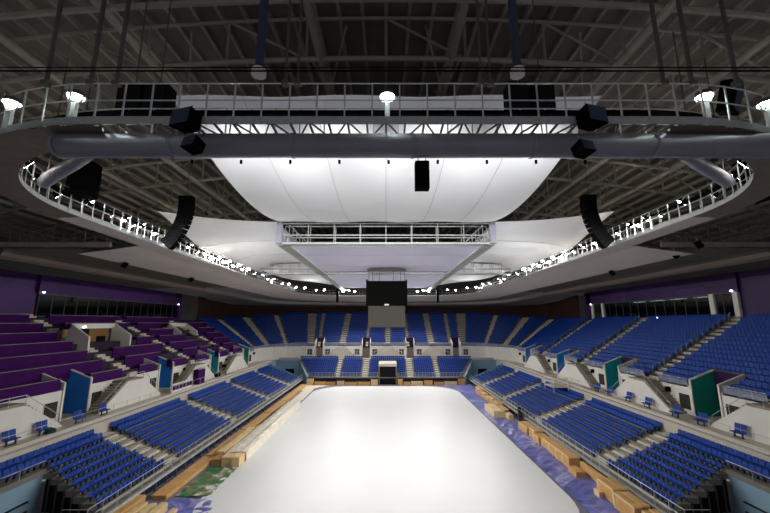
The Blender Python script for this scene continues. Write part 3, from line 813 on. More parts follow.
for p in posts[100:]: b.box(p[0] - .024, p[0] + .024, p[1] - .024, p[1] + .024, ZD, ZD + 1.42)
o = b.build('railing_posts', M['steel'], root); o['kind'] = 'stuff'

# underside soffit lip and round duct below the near run, following the ring corners
P = [( -21.5, 24.5, 20.4)]
def duct_path(off, z):
    hx = 24 + off; yn = 12.8; r = 11.5; P = []
    for i in range(9): t = math.radians(180 + 10 * i + 10); P.append((-hx + r + r * math.cos(t) , yn + r + r * math.sin(t), z))
    for i in range(1, 12): P.append((-hx + r + (2 * (hx - r)) * i / 12, yn, z))
    for i in range(9): t = math.radians(270 + 10 * i); P.append((hx - r + r * math.cos(t), yn + r + r * math.sin(t), z))
    return P
t = thing('air_duct', (0, 12.8, 20.75), 'fat grey round air duct under the near run of the ring catwalk', 'duct')
MB().tube((-12.4, 12.8, 20.75), (15.4, 12.8, 20.75), .45, 20).build('pipe', M['duct'], t, smooth=False)
for ob in t.children:
    for p in ob.data.polygons: p.use_smooth = len(p.vertices) == 4
for k in range(9): MB().tube((-7.5 + k * 1.9, 13.2, 20.36), (-7.5 + k * 1.9, 13.2, 20.22), .05, 8).build('nozzle', M['black'], t)
for x in (-12.3, -8, -3.5, 1, 5.5, 10, 15): MB().tube((x - .05, 12.8, 20.75), (x + .05, 12.8, 20.75), .475, 20).build('seam_band', M['duct'], t)
for sg in (-1, 1):
    t = thing('air_duct', (sg * 18, 18, 20.6), f'slimmer grey duct branching off behind the {"left" if sg<0 else "right"} end of the big round duct', 'duct')
    MB().sweep([(sg * 14.6, 16.6, 22.3), (sg * 16, 17.5, 22.2), (sg * 18.6, 19.1, 22.1), (sg * 19.6, 19.8, 22.1)], .34, 12).build('pipe', M['duct'], t, smooth=True)
    MB().tube((sg * 15.5, 17.2, 22.4), (sg * 15.5, 17.2, 29.6), .04, 6).tube((sg * 18.6, 18.9, 22.3), (sg * 18.6, 18.9, 29.4), .04, 6).build('hanger', M['darksteel'], t)

# hanger rods from roof to catwalk
def hang(x, y, z0, z1, r, label, m='darksteel', nm='hanger_rod', lean=0.0):
    t = thing(nm, (x, y, z0), label, 'hanger', 'rods holding up the near catwalk')
    MB().tube((x, y, z0), (x + lean, y, z1), r, 8).build('rod', M[m], t)
    MB().box(x - .12, x + .12, y - .12, y + .12, z0 - .05, z0 + .12).build('clamp', M['darksteel'], t)
HX = [-12.5, -10.85, -9.9, -3.7, -3.25, 3.5, 3.84, 10.2, 11.25, 12.9]
pos = ['first', 'second', 'third', 'fourth', 'fifth', 'sixth']
for k, x in enumerate(sorted([h for h in HX if h < 0])):
    hang(x, 12.05, ZD + 1.4, chord_z(x) + .4, .075 if k < 3 else .05, f'dark rod hanging from the roof to the near catwalk, {pos[k]} from the left')
for k, x in enumerate(sorted([h for h in HX if h > 0], reverse=True)):
    hang(x, 12.05, ZD + 1.4, chord_z(x) + .4, .075 if k < 3 else .05, f'dark rod hanging from the roof to the near catwalk, {pos[k]} from the right')
for x, nm in ((-4.45, 'left'), (4.6, 'right')):
    t = thing('suspension_pole', (x, 11.4, 22.7), f'thick blue-grey pole with pale end cap hanging {nm} of centre', 'pole', 'thick suspension poles')
    MB().tube((x, 11.4, 22.85), (x * .99, 11.4, 31), .15, 12).build('pole', M['poleblue'], t)
    MB().tube((x, 11.4, 22.68), (x, 11.4, 22.9), .25, 14).build('end_cap', M['white'], t)
t = tag(MB().tube((-17, 11.0, 22.55), (17, 11.0, 22.55), .03, 5).tube((-17, 11.0, 22.68), (17, 11.0, 22.68), .02, 5).build('cable', M['black']), 'dark cables strung straight across in front of the near catwalk', 'cable')

# ------------------------------------------------------------------ inner truss walkways and scoreboard
def walkway(p, q, label, zb=22.6, zt=24.8, w=1.2, step=1.6, diag=True):
    p = Vector((*p, 0)); q = Vector((*q, 0)); d = (q - p); L = d.length; d.normalize(); s = Vector((-d.y, d.x, 0)) * (w / 2)
    t = thing('truss_walkway', ((p.x + q.x) / 2, (p.y + q.y) / 2, zb), label, 'walkway', 'inner truss walkways')
    c = MB(); wb = MB()
    for sd in (-1, 1):
        for z in (zb, zb + .9, zt): MB().bar(p + s * sd + Vector((0, 0, z)), q + s * sd + Vector((0, 0, z)), .14, .2 if z == zb else .1).build('chord', M['steel'], t)
        n = int(L / step)
        for i in range(n + 1):
            a = p + d * (L * i / n) + s * sd
            MB().bar(a + Vector((0, 0, zb)), a + Vector((0, 0, zt)), .07, .07).build('upright', M['steel'], t)
            if diag and i < n and i % 2 == 0:
                b3 = p + d * (L * (i + 1) / n) + s * sd; MB().bar(a + Vector((0, 0, zb)), b3 + Vector((0, 0, zb + .9)), .06, .06).build('diagonal', M['steel'], t)
    dkk = MB(); dkk.bar(p + Vector((0, 0, zb - .02)), q + Vector((0, 0, zb - .02)), w, .06); dkk.build('deck', M['steel'], t)
    return t
XC = 11.3
walkway((-XC, 39.2), (XC, 39.2), 'near cross walkway of steel truss under the front fabric edge', step=2.8, diag=False)
walkway((-22, 64.3), (22, 64.3), 'far cross walkway of steel truss spanning the ring beyond the scoreboard', diag=False)
walkway((-XC, 39.2), (-XC, 101), 'left long truss walkway running to the far end of the ring')
walkway((XC, 39.2), (XC, 101), 'right long truss walkway running to the far end of the ring')

for sg in (-1, 1):
    t = [o for o in SC.objects if o.get('label', '').startswith('left long' if sg < 0 else 'right long')][0]
    MB().box(sg * 11.35, sg * 11.95, 38.5, 38.6, 22.6, 25.0).build('end_panel', M['lavgrey'], t)
    MB().box(sg * 11.93, sg * 11.98, 38.6, 41.0, 22.6, 24.9).build('side_panel', M['lavgrey'], t)
def fabric(name, x0, x1, y0, y1, zfun, label, curve=None):
    b = MB(); nx, ny = 24, 24; rows = []
    for j in range(ny + 1):
        rows.append([])
        for i in range(nx + 1):
            u = i / nx; ya = y0(u) if callable(y0) else y0; y = ya + (y1 - ya) * j / ny; xx0 = x0(y) if callable(x0) else x0; xx1 = x1(y) if callable(x1) else x1
            x = xx0 + (xx1 - xx0) * u; rows[-1].append((x, y, zfun(x, y, u, j / ny)))
    b.loft(rows)
    t = b.build(name, M['lavender' if 'panel' in label else 'fabric'], None, smooth=True)
    tag(t, label, 'fabric canopy', 'white fabric ceiling sails')
    for q in (.2, .36, .52, .68, .84) if 'near' in label or 'front' in label else (.33, .66):
        i = int(q * nx); s = MB()
        if 'front' in label: s.sweep([(r[i][0], r[i][1], r[i][2] - .012) for r in rows], .018, 4)
        else: s.sweep([(x, y, z - .012) for x, y, z in rows[int(q * ny)]], .018, 4)
        s.build('seam', M['soffit'], t)
    return t
fabric('fabric_sail', -XC, XC, 17.3, 38.7, lambda x, y, u, v: 23.85 + .0136 * (y - 29.5) ** 2 + .06 * math.sin(u * 19), 'large white fabric sail sagging in front of the scoreboard rig, nearest the camera')
fabric('fabric_sail', -XC + .6, XC - .6, 40, 63.4, lambda x, y, u, v: 22.95 - .25 * math.sin(math.pi * v), 'flat white fabric panel between the two cross walkways above the scoreboard')
fabric('fabric_sail', -XC + .6, XC - .6, 65.2, 97, lambda x, y, u, v: 23.1 - .5 * math.sin(math.pi * v), 'white fabric panel beyond the scoreboard towards the far ring')
for sg, nm in ((-1, 'left'), (1, 'right')):
    x0, x1 = sg * (XC + .7), sg * 22.6
    fabric('fabric_sail', x0, x1, (lambda u: 38.6 - 4.0 * u), 65.6, lambda x, y, u, v: 25.0 - .7 * math.sin(math.pi * u) * (.35 + .65 * math.sin(math.pi * v)) - 2.0 * u ** (3 + 4 * v) * min(1, v * 3.5) + .06 * math.sin(v * 14), f'white fabric sail beside the scoreboard rig on the {nm}')
    fabric('fabric_sail', x0, (lambda y, sg=sg: sg * (22.6 - max(0, (y - 78)) ** 2 * .03)), 64.9, 93, lambda x, y, u, v: 25.0 - .4 * math.sin(math.pi * u) - 1.0 * v - 1.6 * u ** 6 * (1 - v), f'far {nm} white fabric sail ending in a curved edge')

t = thing('scoreboard', (.2, 60, 13.4), 'big square video scoreboard with black upper and grey lower screens hanging over the ice', 'scoreboard')
MB().box(-3.1, 3.3, 57, 63, 16.7, 20.4).build('upper_housing', M['screen'], t)
MB().box(-2.75, 2.95, 57.2, 62.8, 13.4, 16.7).build('lower_housing', M['screen2'], t)
b = MB()
for i in range(9): b.box(-3.0 + i * .77, -2.98 + i * .77, 56.96, 57, 16.8, 20.3)
b.build('screen_joint', M['black'], t)
MB().box(-.25, .45, 56.93, 57.0, 16.72, 16.95).build('badge', M['steel'], t)
b = MB()
for x in (-3, 3.2):
    for y in (57.2, 62.8): b.box(x - .12, x + .12, y - .12, y + .12, 16.7, 20.8)
b.box(-3.15, 3.35, 56.95, 57.1, 20.3, 20.55).build('corner_frame', M['black'], t)
for x in (-2.8, -2.2, -1.1, 1.2, 2.4, 3.0):
    MB().tube((x, 59.5, 20.4), (x, 59.5, 22.6), .05, 6).build('hanger', M['darksteel'], t)
MB().bar((-3.1, 59.5, 22.62), (3.3, 59.5, 22.62), .4, .25).build('hanging_beam', M['darksteel'], t)

# ------------------------------------------------------------------ loudspeakers
def line_array(x, ytop, ztop, n, w, h, curve, label, depth_=.7, name='line_array', tilt=0):
    t = thing(name, (x, ytop, ztop), label, 'loudspeaker', 'hanging line arrays')
    a = math.radians(tilt); px, pz = x, ztop; sg = 1 if x < 0 else -1
    MB().box(x - w / 2, x + w / 2, ytop - .3, ytop + .3, ztop, ztop + .12).build('fly_frame', M['black'], t)
    c = MB(); c.tube((x, ytop, ztop + .1), (x, ytop, 30), .025, 5); c.build('cable', M['darksteel'], t)
    for i in range(n):
        # cabinets follow a J curve, leaning away from the ice (towards the wall) at the foot
        dxv = -math.sin(a) * h * sg; dzv = -math.cos(a) * h
        nx_, nz_ = math.cos(a) * sg * -1, math.sin(a)
        p0 = Vector((px, 0, pz)); p1 = Vector((px + dxv, 0, pz + dzv * .97)); nv = Vector((math.cos(a), 0, -math.sin(a) * sg)) * (w / 2)
        pts = [p0 - nv, p0 + nv, p1 + nv * .94, p1 - nv * .94]
        MB().prism([(q.x, ytop - depth_ / 2, q.z) for q in pts], (0, depth_, 0)).build('cabinet', M['black'], t)
        px += dxv; pz += dzv; a += math.radians(curve)
line_array(-18.9, 33, 25.8, 12, 1.25, .42, 4.6, 'curved black speaker array hanging left of the fabric above the catwalk lights', tilt=-8)
line_array(19.2, 33, 25.9, 12, 1.25, .42, 4.6, 'curved black speaker array hanging right of the fabric above the catwalk lights', tilt=-8)
line_array(-20.2, 23, 24.6, 5, 1.5, .45, 3, 'short black speaker cluster hanging at the left ring corner', tilt=-6, depth_=1.0)
line_array(24.3, 23, 24.6, 5, 1.7, .5, 3, 'short black speaker cluster hanging at the right ring corner', tilt=24, depth_=1.0)
line_array(-12.6, 95, 22.5, 8, .7, .42, 0, 'slim black speaker column hanging left of the scoreboard at the far ring', depth_=.5)
line_array(13.4, 95, 22.5, 8, .7, .42, 0, 'slim black speaker column hanging right of the scoreboard at the far ring', depth_=.5)
t = thing('hanging_speaker', (1.38, 13.3, 20.3), 'flat black rectangular speaker hanging under the near duct', 'loudspeaker')
MB().box(1.12, 1.66, 13.1, 13.5, 19.2, 20.3).build('cabinet', M['black'], t)
MB().tube((1.25, 13.3, 20.3), (1.25, 13.3, 20.6), .02, 5).tube((1.55, 13.3, 20.3), (1.55, 13.3, 20.6), .02, 5).build('hanger', M['steel'], t)
def boxsp(c, w, d, h, rz, tilt, label):
    t = thing('box_speaker', c, label, 'loudspeaker', 'box speakers on the near catwalk')
    q = Quaternion((0, 0, 1), rz) @ Quaternion((1, 0, 0), tilt)
    P = [(-w / 2, -d / 2, -h / 2), (w / 2, -d / 2, -h / 2), (w * .38, d / 2, -h / 2 * .9), (-w * .38, d / 2, -h / 2 * .9)]
    P = [q @ Vector(p) + Vector(c) for p in P]; up = q @ Vector((0, 0, h))
    MB().prism([tuple(p) for p in P], tuple(up)).build('cabinet', M['black'], t)
    g = [q @ Vector(p) + Vector(c) for p in ((-w * .45, -d / 2 - .02, -h * .45), (w * .45, -d / 2 - .02, -h * .45), (w * .45, -d / 2 - .02, h * .45), (-w * .45, -d / 2 - .02, h * .45))]
    MB().prism([tuple(p) for p in g], tuple(q @ Vector((0, .02, 0)))).build('grille', M['poleblue'], t)
    MB().tube((c[0], c[1], c[2] + h * .4), (c[0], c[1] + .25, c[2] + h * .5 + .45), .03, 6).build('bracket', M['steel'], t)
boxsp((-7.0, 11.75, 21.15), .85, .6, .62, -.3, -.1, 'black box speaker clamped to the near catwalk rail left of centre')
boxsp((7.2, 11.75, 21.25), .85, .6, .62, .3, -.1, 'black box speaker clamped to the near catwalk rail right of centre')
boxsp((-6.75, 11.9, 20.3), .6, .5, .42, -.35, -.3, 'smaller black box speaker hanging below the left catwalk box speaker')
boxsp((6.9, 11.9, 20.15), .6, .5, .42, .35, -.3, 'smaller black box speaker hanging below the right catwalk box speaker')
def sub(x0, x1, y, z0, z1, label):
    t = thing('subwoofer', ((x0 + x1) / 2, y, z0), label, 'loudspeaker', 'black subwoofers behind the near railing')
    MB().box(x0, x1, y, y + .7, z0, z1).build('cabinet', M['black'], t)
    MB().box(x0 + .06, x1 - .06, y - .03, y, z0 + .06, z1 - .06).build('grille', M['void'], t)
    MB().tube(((x0 + x1) / 2, y + .3, z1), ((x0 + x1) / 2, y + .3, 29.5), .03, 5).build('hanger', M['darksteel'], t)
sub(-11.4, -10.35, 13.95, 23.0, 24.2, 'black subwoofer behind the near railing at left, outer one of two')
sub(-10.3, -9.3, 13.95, 22.9, 24.25, 'black subwoofer behind the near railing at left, inner one of two')
sub(5.2, 6.1, 13.95, 22.95, 24.3, 'black subwoofer behind the near railing at right, inner one of two')
sub(6.2, 7.15, 13.95, 22.9, 24.25, 'black subwoofer behind the near railing at right, outer one of two')
boxsp((14.5, 13.95, 23.5), .8, .6, 1.3, .6, .25, 'black tilted speaker behind the near railing at the far right')
for c, lab in (((28, 34.6, 20.55), 'nearest small black speaker hanging under the right soffit'), ((28, 44.7, 20.2), 'small black speaker farther along under the right soffit'),
               ((-28, 38.5, 20.2), 'nearest small black speaker hanging under the left soffit'), ((-28, 52, 20.2), 'small black speaker farther along under the left soffit'), ((27.6, 31.4, 20.9), 'grey horn speaker on the right soffit edge')):
    sg = 1 if c[0] > 0 else -1
    boxsp(c, .8, .5, .55, sg * .8, -.5, lab)

# ------------------------------------------------------------------ floodlights
def flood_proto():
    t = bpy.data.objects.new('floodlight', None); COL.objects.link(t)
    MB().tube((0, 0, -.05), (0, 0, .25), .3, 14, r2=.12).build('housing', M['black'], t)
    b = MB()
    for k in range(15): pass
    b.tube((0, 0, -.08), (0, 0, -.05), .27, 16); b.build('lens', M['lens'], t)
    MB().tube((0, 0, -.05), (0, 0, -.07), .31, 16).build('rim', M['steel'], t)
    MB().bar((-.36, 0, .02), (-.36, 0, .4), .05, .05).bar((.36, 0, .02), (.36, 0, .4), .05, .05).bar((-.36, 0, .4), (.36, 0, .4), .05, .05).build('yoke', M['steel'], t)
    return t
proto = flood_proto(); first = True
FL = [(-19.1, 18.2), (-20.9, 20.5), (-21.6, 22.9), (-21.4, 25.2), (-21.5, 27.6), (-21.9, 29.6), (-21.9, 30.6), (-21.9, 31.6), (-22.0, 33.6), (-22.0, 35.6), (-22.3, 38.0), (-22.4, 40.6), (-22.4, 42.6),
      (-22.6, 45), (-22.6, 46.6), (-22.6, 48.4), (-22.6, 50), (-22.6, 51.6), (-22.6, 53.2), (-22.6, 55), (-22.7, 57), (-22.7, 59.2), (-22.7, 62.4), (-22.8, 66.8), (-22.8, 70), (-22.9, 73.6), (-22.6, 79), (-22.2, 83), (-21.8, 88), (-20.6, 92.2),
      (-18.4, 96), (-16.6, 98), (-11.8, 100.2), (-10.2, 100.2), (-8.6, 100.2)]
cnt = {}
SPOTS = []
for sg, nm in ((-1, 'left'), (1, 'right')):
    for k, (x, y) in enumerate(FL):
        x = -x if sg > 0 else x
        o = proto if first else copy_tree(proto); first = False
        z = 22.75 if k % 2 else 22.5
        o.location = (x, y, z); sc = random.uniform(1.0, 1.35) if 40 < y < 66 else random.uniform(.85, 1.15); o.scale = (sc, sc, sc)
        tx = x * (.12 + .3 * random.random()); ty = min(80, max(30, y + (57 - y) * .35 + random.uniform(-6, 6)))
        if y < 24: ty = 48
        if 44 < y < 60: ty = y - 16                        # the cluster that dazzles the camera aims up the ice
        d = Vector((tx, ty, 0)) - Vector((x, y, z))
        o.rotation_euler = d.to_track_quat('-Z', 'Y').to_euler()
        tag(o, f'round floodlight on the {nm} run of the ring catwalk, {ORD[k+1]} from the camera end', 'floodlight', 'catwalk floodlights')
        if y > 27 and k % 2 == 0: SPOTS.append(((x, y, z), d.normalized()))
for p, d in SPOTS:
    L = bpy.data.lights.new('flood_lamp', 'SPOT'); L.energy = 500; L.spot_size = math.radians(88); L.spot_blend = .9; L.shadow_soft_size = .3
    L.color = (1, .995, .985)
    o = bpy.data.objects.new('flood_lamp', L); COL.objects.link(o); o.location = Vector(p) + d * .25
    o.rotation_euler = d.to_track_quat('-Z', 'Y').to_euler()

for p, d in SPOTS[::2]:  # added fill spots at floodlight positions, tipped up to brighten stands and sails
    L = bpy.data.lights.new('wide_fill_spot', 'SPOT'); L.energy = 8500; L.spot_size = math.radians(150); L.spot_blend = 1.0; L.shadow_soft_size = .4
    L.color = (1, .995, .985)
    o = bpy.data.objects.new('wide_fill_spot', L); COL.objects.link(o); o.location = Vector(p) + d * .35; d = (d + Vector((0, 0, .12))).normalized()
    o.rotation_euler = d.to_track_quat('-Z', 'Y').to_euler()

# downlights on posts along the near catwalk
for k, (x, y, lab) in enumerate(((-14.4, 12.45, 'at the far left'), (-11.6, 12.05, 'left of the suspension pole'), (.05, 12.05, 'in the centre'), (11.9, 12.05, 'right of the suspension pole'), (14.7, 12.5, 'at the far right'))):
    t = thing('downlight', (x, y, ZD), f'disc downlight on a pale post on the near catwalk, {lab}', 'lamp', 'downlights on the near catwalk')
    dyy = .3
    MB().box(x - .09, x + .09, y + dyy - .07, y + dyy + .07, ZD, ZD + .85).build('post', M['steel'], t)
    b = MB(); b.bar((x - .22, y + dyy, ZD + .9), (x + .22, y + dyy, ZD + .9), .05, .05).bar((x - .22, y + dyy, ZD + .9), (x - .28, y + dyy, ZD + 1.1), .05, .05).bar((x + .22, y + dyy, ZD + .9), (x + .28, y + dyy, ZD + 1.1), .05, .05)
    b.build('yoke', M['steel'], t)
    MB().tube((x, y + dyy, ZD + 1.1), (x, y + dyy, ZD + 1.28), .3, 16, r2=.24).build('housing', M['darksteel'], t)
    MB().tube((x, y + dyy, ZD + 1.06), (x, y + dyy, ZD + 1.1), .27, 16).build('lens', M['downlens'], t)
    L = bpy.data.lights.new('catwalk_lamp', 'SPOT'); L.energy = 90; L.spot_size = math.radians(150); L.spot_blend = .6; L.shadow_soft_size = .25; L.color = (.93, 1, .97)
    o = bpy.data.objects.new('catwalk_lamp', L); COL.objects.link(o); o.location = (x, y + dyy, ZD + 1.03)

for k in range(12):
    x = -10.2 + 1.85 * k
    t = thing('strip_lamp', (x, 13.62, ZD + .05), f'short white strip lamp along the back of the near catwalk, {ORD[k+1]} from the left', 'lamp', 'strip lamps on the near catwalk')
    MB().box(x - .4, x + .4, 13.56, 13.7, ZD + .02, ZD + .1).build('housing', M['steel'], t)
    MB().box(x - .38, x + .38, 13.58, 13.68, ZD + .1, ZD + .15).build('tube', M['striplens'], t)
    if k % 3 == 1:  # extra spot added beside the strip, aimed forward to brighten the near sail
        L = bpy.data.lights.new('sail_fill_spot', 'SPOT'); L.energy = 4000; L.spot_size = math.radians(66); L.spot_blend = 1; L.shadow_soft_size = .3
        o = bpy.data.objects.new('sail_fill_spot', L); COL.objects.link(o); o.location = (x, 13.9, ZD + .3)
        o.rotation_euler = Vector((0, .95, .16)).to_track_quat('-Z', 'Y').to_euler()

# ------------------------------------------------------------------ crates and boards round the ice
def crate(x0, x1, y0, y1, z0, z1, label, m='ply', name='plywood_crate', group='plywood crates along the right stand', battens=True):
    t = thing(name, ((x0 + x1) / 2, (y0 + y1) / 2, z0), label, 'crate', group)
    MB().box(x0, x1, y0, y1, z0, z1).build('box', M[m], t)
    if battens:
        b = MB(); e = .03; h = z1 - z0
        xs_ = x0 if x0 > 0 else x1; s = -1 if x0 > 0 else 1
        n = max(2, int((y1 - y0) / 1.4) + 1)
        for i in range(n):
            y = y0 + .08 + (y1 - y0 - .16) * i / (n - 1)
            b.box(xs_, xs_ + s * e, y - .07, y + .07, z0, z1)
        b.box(xs_, xs_ + s * (e - .005), y0, y1, z1 - .14, z1).box(x0, x1, y0 - e, y0, z1 - .14, z1).box(x0, x1, y0 - e, y0, z0, z0 + .14)
        b.build('batten', M['ply2' if m == 'ply' else 'ply'], t)
    return t
crate(17.95, 18.45, 24.8, 28.3, 0, 1.2, 'tall plywood crate nearest the camera on the right, inner of the pair')
crate(18.6, 19.1, 24.8, 28.5, 0, 1.2, 'tall plywood crate nearest the camera on the right, outer of the pair')
crate(17.65, 18.2, 28.6, 31.1, 0, 1.25, 'tall plywood crate, inner one of the second pair on the right')
crate(18.4, 18.95, 28.9, 31.2, 0, 1.2, 'tall plywood crate, outer one of the second pair on the right')
crate(17.85, 18.4, 31.4, 33.7, 0, 1.25, 'slatted plywood crate just before the small low box on the right')
crate(18.58, 19.15, 31.5, 33.8, 0, 1.2, 'plywood crate hard against the right stand beside the slatted crate')
crate(18.85, 19.15, 34.1, 38.4, 0, .9, 'long thin plywood board standing against the right stand', battens=False)
crate(17.35, 17.7, 32.6, 33.4, 0, .55, 'small pale box leaning by the slatted crate on the right', m='ply2', battens=False)
crate(17.5, 18.3, 36.5, 38.0, 0, .6, 'small low plywood box beside the long thin board', battens=False)
for k, (y0, y1, x0, h) in enumerate(((38.8, 43.2, 18.0, 1.1), (43.4, 45.4, 18.05, 1.05), (45.6, 47.2, 17.8, .95), (47.4, 49.2, 18.1, 1.15), (49.4, 52.4, 17.9, 1.0))):
    crate(x0, 19.1, y0, y1, 0, h, f'plywood crate in the middle row along the right stand, {ORD[k+1]} from the camera')
crate(16.2, 17.8, 57.9, 63.2, 0, 1.0, 'large pale wrapped crate standing out on the purple sheeting', m='ply2', battens=False, group=None)
crate(17.9, 18.6, 56.4, 58.0, 0, .85, 'small pale box between the wrapped crate and the right stand', m='ply2', battens=False)
for k, (y0, y1) in enumerate(((59.4, 62.6), (63.0, 65.4), (65.8, 68.2), (68.6, 70.6), (71, 73.5), (74.2, 78))):
    crate(18.3, 18.9 + .2 * (k % 2), y0, y1, 0, .95 + .15 * (k % 3), f'plywood crate in the far row along the right stand, {ORD[k+1]} from the wrapped crate')
# left side
LB = [(32.6, 41.5), (41.8, 51), (51.3, 60), (60.3, 69), (69.3, 78), (78.3, 86.5)]
for k, (y0, y1) in enumerate(LB):
    crate(-19.15, -17.85, y0, y1, 0, .3, f'long low stack of plywood along the left stand, {ORD[k+1]} from the camera', name='plywood_stack', group='plywood stacks along the left stand', battens=False)
t = thing('wrapped_board_stack', (-15.5, 52, 0), 'long stack of boards wrapped in clear film at the left edge of the ice', 'board stack')
MB().box(-16.4, -15.45, 39.3, 64.5, 0, .9).box(-15.35, -14.55, 39.1, 64.8, 0, .95).build('boards', M['ply2'], t)
b = MB(); rows = []
for j in range(61):
    y = 40.6 + 24.4 * j / 60; r_ = lambda: random.uniform(-.04, .04)
    rows.append([(-16.5 + r_(), y, .0), (-16.5 + r_(), y, .95 + r_()), (-15.9, y, 1.0 + r_()), (-15.3, y, .98 + r_()), (-14.9, y, 1.03 + r_()), (-14.45 + r_(), y, .98 + r_()), (-14.4 + r_(), y, .0)])
b.loft(rows); b.build('film', M['film'], t)
crate(-17.6, -16.7, 39.8, 52, 0, .55, 'low plywood stack between the wrapped boards and left stand, lower step', name='plywood_stack', group=None, battens=False)
crate(-17.6, -16.9, 41.0, 50, .55, .9, 'plywood boards lying on top of the low stack beside the wrapped boards', m='ply2', name='plywood_stack', group=None, battens=False)
for k, (x0, x1, y0, y1, h) in enumerate(((-18.75, -18.3, 26.8, 30.9, .6), (-17.95, -17.5, 26.4, 30.7, .6), (-17.15, -16.65, 26, 30.7, .65), (-16.2, -15.8, 25.5, 30.6, .3))):
    crate(x0, x1, y0, y1, 0, h, f'pale timber beam on the purple patch by the near left stand, {ORD[k+1]} from the stand', m='ply2', name='timber_beam', group='timber beams at the near left', battens=False)
crate(-19.5, -18.95, 27.5, 31.6, 0, .8, 'plywood board standing under the near end of the left stand', battens=False, group=None)
# far end boards
FE = [(-18, -16.6, 1.5), (-16.3, -13.8, .85), (-13.6, -11.6, .8), (-11.2, -9.6, 1.0), (-9.4, -6.6, .75), (-6.4, -3.6, .8), (-3.4, -1.9, 1.3), (2.7, 3.8, 1.4), (4.0, 5.6, .8), (5.8, 8.4, .95), (8.7, 10.6, 1.1), (11.0, 13.2, .8), (13.4, 16.2, .9), (16.5, 18, 1.5)]
for k, (x0, x1, h) in enumerate(FE):
    t = thing('barrier_board', ((x0 + x1) / 2, 87, 0), f'tan plywood panel at the foot of the far stand, {ORD[k+1]} from the left', 'board', 'plywood panels along the far end')
    MB().box(x0, x1, 86.6, 87.4, 0, h).build('panel', M['ply' if k % 3 else 'ply2'], t)
    MB().box(x0 + .05, x1 - .05, 86.7, 87.3, h, h + .22).build('dark_top', M['void'], t)

# oddments on the stands
t = thing('draped_kiosk', (-28.9, 58.6, 4.9), 'tall purple draped kiosk standing at the front edge of the left concourse', 'kiosk')
MB().box(-28.45, -29.25, 57.6, 59.6, 4.9, 7.0).build('drape', M['purple'], t)
for i in range(6): MB().tube((-28.5, 57.65 + .38 * i, 7.0), (-28.5, 57.65 + .38 * i, 7.35), .045, 6).build('finial', M['steel'], t)
t = thing('low_barrier', (-28.6, 53, 4.9), 'low white barrier with purple panels on the left concourse edge', 'barrier')
MB().box(-28.4, -28.65, 50.7, 55.8, 4.9, 6.0).build('frame', M['white'], t)
for i in range(6): MB().box(-28.36, -28.4, 50.8 + .83 * i, 51.5 + .83 * i, 5.2, 5.8).build('panel', M['purple'], t)
b = MB(); b.sweep([(-28.65 + .3 * math.cos(a * math.pi / 6), 33.2 + .42 * math.sin(a * math.pi / 6), 5.0) for a in range(12)], .09, 6, True)
t = thing('hose_coil', (-28.65, 33.2, 4.9), 'small dark green coil lying on the left concourse edge', 'coil')
b.build('coil', M['coil'], t, smooth=True)
b = MB(); b.sweep([(-28.65 + .24 * math.cos(a * math.pi / 6), 33.2 + .34 * math.sin(a * math.pi / 6), 5.16) for a in range(12)], .07, 6, True); b.build('upper_turn', M['coil'], t, smooth=True)
t = thing('camera_platform', (26.8, 60, 4), 'small white-railed camera platform among the right lower seats', 'platform')
b = MB()
for x in (25.6, 27.8):
    for y in (58.2, 61.4): b.tube((x, y, 3.6), (x, y, 5.7), .05, 5)
for z in (5.0, 5.7):
    for a, c in (((25.6, 58.2), (27.8, 58.2)), ((25.6, 58.2), (25.6, 61.4)), ((27.8, 58.2), (27.8, 61.4)), ((25.6, 61.4), (27.8, 61.4))): b.tube((*a, z), (*c, z), .05, 5)
b.build('guard_rail', M['white'], t); MB().box(25.6, 27.8, 58.2, 61.4, 4.3, 4.45).build('deck', M['aisle'], t)
t = thing('equipment_case', (20.05, 57.7, .97), 'black equipment case on the front edge of the right stand', 'case')
MB().box(19.8, 20.3, 57.3, 58.1, .97, 1.75).build('case', M['black'], t); MB().box(19.9, 20.2, 57.5, 57.9, 1.75, 1.81).build('handle', M['steel'], t)
t = thing('stand_gate', (19.6, 55.6, 0), 'dark gap with gate posts between crates under the right stand edge', 'gate')
MB().box(19.5, 19.55, 54.6, 56.6, 0, 1.4).build('opening', M['void'], t); [MB().box(19.4, 19.5, q, q + .2, 0, 2.7).build('post', M['darksteel'], t) for q in (54.4, 56.6)]
t = thing('camera_tripod', (-28.9, 67.5, 4.9), 'black camera tripod standing on the left concourse edge', 'tripod')
for a in (0, 2.1, 4.2): MB().tube((-28.9, 67.5, 6.3), (-28.9 + .45 * math.cos(a), 67.5 + .45 * math.sin(a), 4.9), .04, 6).build('leg', M['black'], t)
MB().box(-29.15, -28.65, 67.2, 67.8, 6.3, 6.75).build('head', M['black'], t)
t = thing('equipment_case', (-29.2, 64.6, 4.9), 'black equipment case on the left concourse beside the tripod', 'case')
MB().box(-29.5, -28.9, 65.0, 66.2, 4.9, 5.6).build('case', M['black'], t); MB().box(-29.35, -29.05, 65.3, 65.9, 5.6, 5.66).build('handle', M['steel'], t)

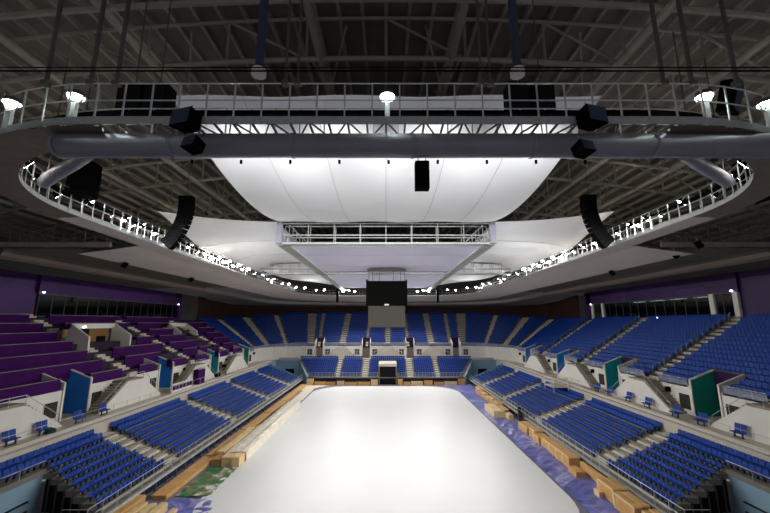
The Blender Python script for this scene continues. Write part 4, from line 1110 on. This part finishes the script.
# ------------------------------------------------------------------ place the seats
order = sorted(range(len(SEATS)), key=lambda i: (0 if (SEATS[i][4] and inframe((SEATS[i][0], SEATS[i][1], SEATS[i][2] + .5))) else 1, depth(SEATS[i][:3])))
near = order[:300]; rest = order[300:]
bk, pn_, br_ = seat_parts()
root0 = bpy.data.objects.new('stadium_seat', None); COL.objects.link(root0)
bk.build('backrest', M['seat'], root0); pn_.build('seat_pan', M['seat'], root0); br_.build('bracket', M['seatgrey'], root0)
used = set()
for n, i in enumerate(near):
    x, y, z, rz, lab, sc = SEATS[i]
    o = root0 if n == 0 else copy_tree(root0)
    o.location = (x, y, z + .03 * 0); o.rotation_euler = (0, 0, rz); o.scale = (.92, .66, sc) if sc < .8 else (1, 1, sc)
    assert lab not in used, lab
    used.add(lab); tag(o, lab, 'seat', 'blue stadium seats')
sv, sf = seat_array(); V = []; F = []
P = np.array([[SEATS[i][0], SEATS[i][1], SEATS[i][2], SEATS[i][3], SEATS[i][5]] for i in rest])
DY = np.where(P[:, 4:5] < .9, .66, 1.0)
cs, sn = np.cos(P[:, 3]), np.sin(P[:, 3])
VX = P[:, 0:1] + sv[None, :, 0] * cs[:, None] - sv[None, :, 1] * DY * sn[:, None]
VY = P[:, 1:2] + sv[None, :, 0] * sn[:, None] + sv[None, :, 1] * DY * cs[:, None]
VZ = P[:, 2:3] + sv[None, :, 2] * P[:, 4:5]
V = np.stack([VX, VY, VZ], -1).reshape(-1, 3); k = len(sv)
F = (np.array(sf)[None] + (np.arange(len(rest)) * k)[:, None, None]).reshape(-1, 4)
me = bpy.data.meshes.new('blue_seating'); me.from_pydata(V.tolist(), [], F.tolist()); me.materials.append(M['seat']); me.update()
o = bpy.data.objects.new('blue_seating', me); COL.objects.link(o)
tag(o, 'rows of blue seats filling the upper tier and the farther lower stands', 'seats', kind='stuff')
print('seats', len(SEATS), 'stuff', len(rest))

# ------------------------------------------------------------------ world and colour management
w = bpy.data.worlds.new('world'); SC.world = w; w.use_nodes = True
w.node_tree.nodes['Background'].inputs[0].default_value = (.05, .05, .055, 1); w.node_tree.nodes['Background'].inputs[1].default_value = 3.0  # added grey ambient fill, entering through the open end behind the camera
vs = SC.view_settings; vs.view_transform = 'Standard'; vs.look = 'None'; vs.gamma = 1; vs.use_curve_mapping = False; vs.exposure = 0.48
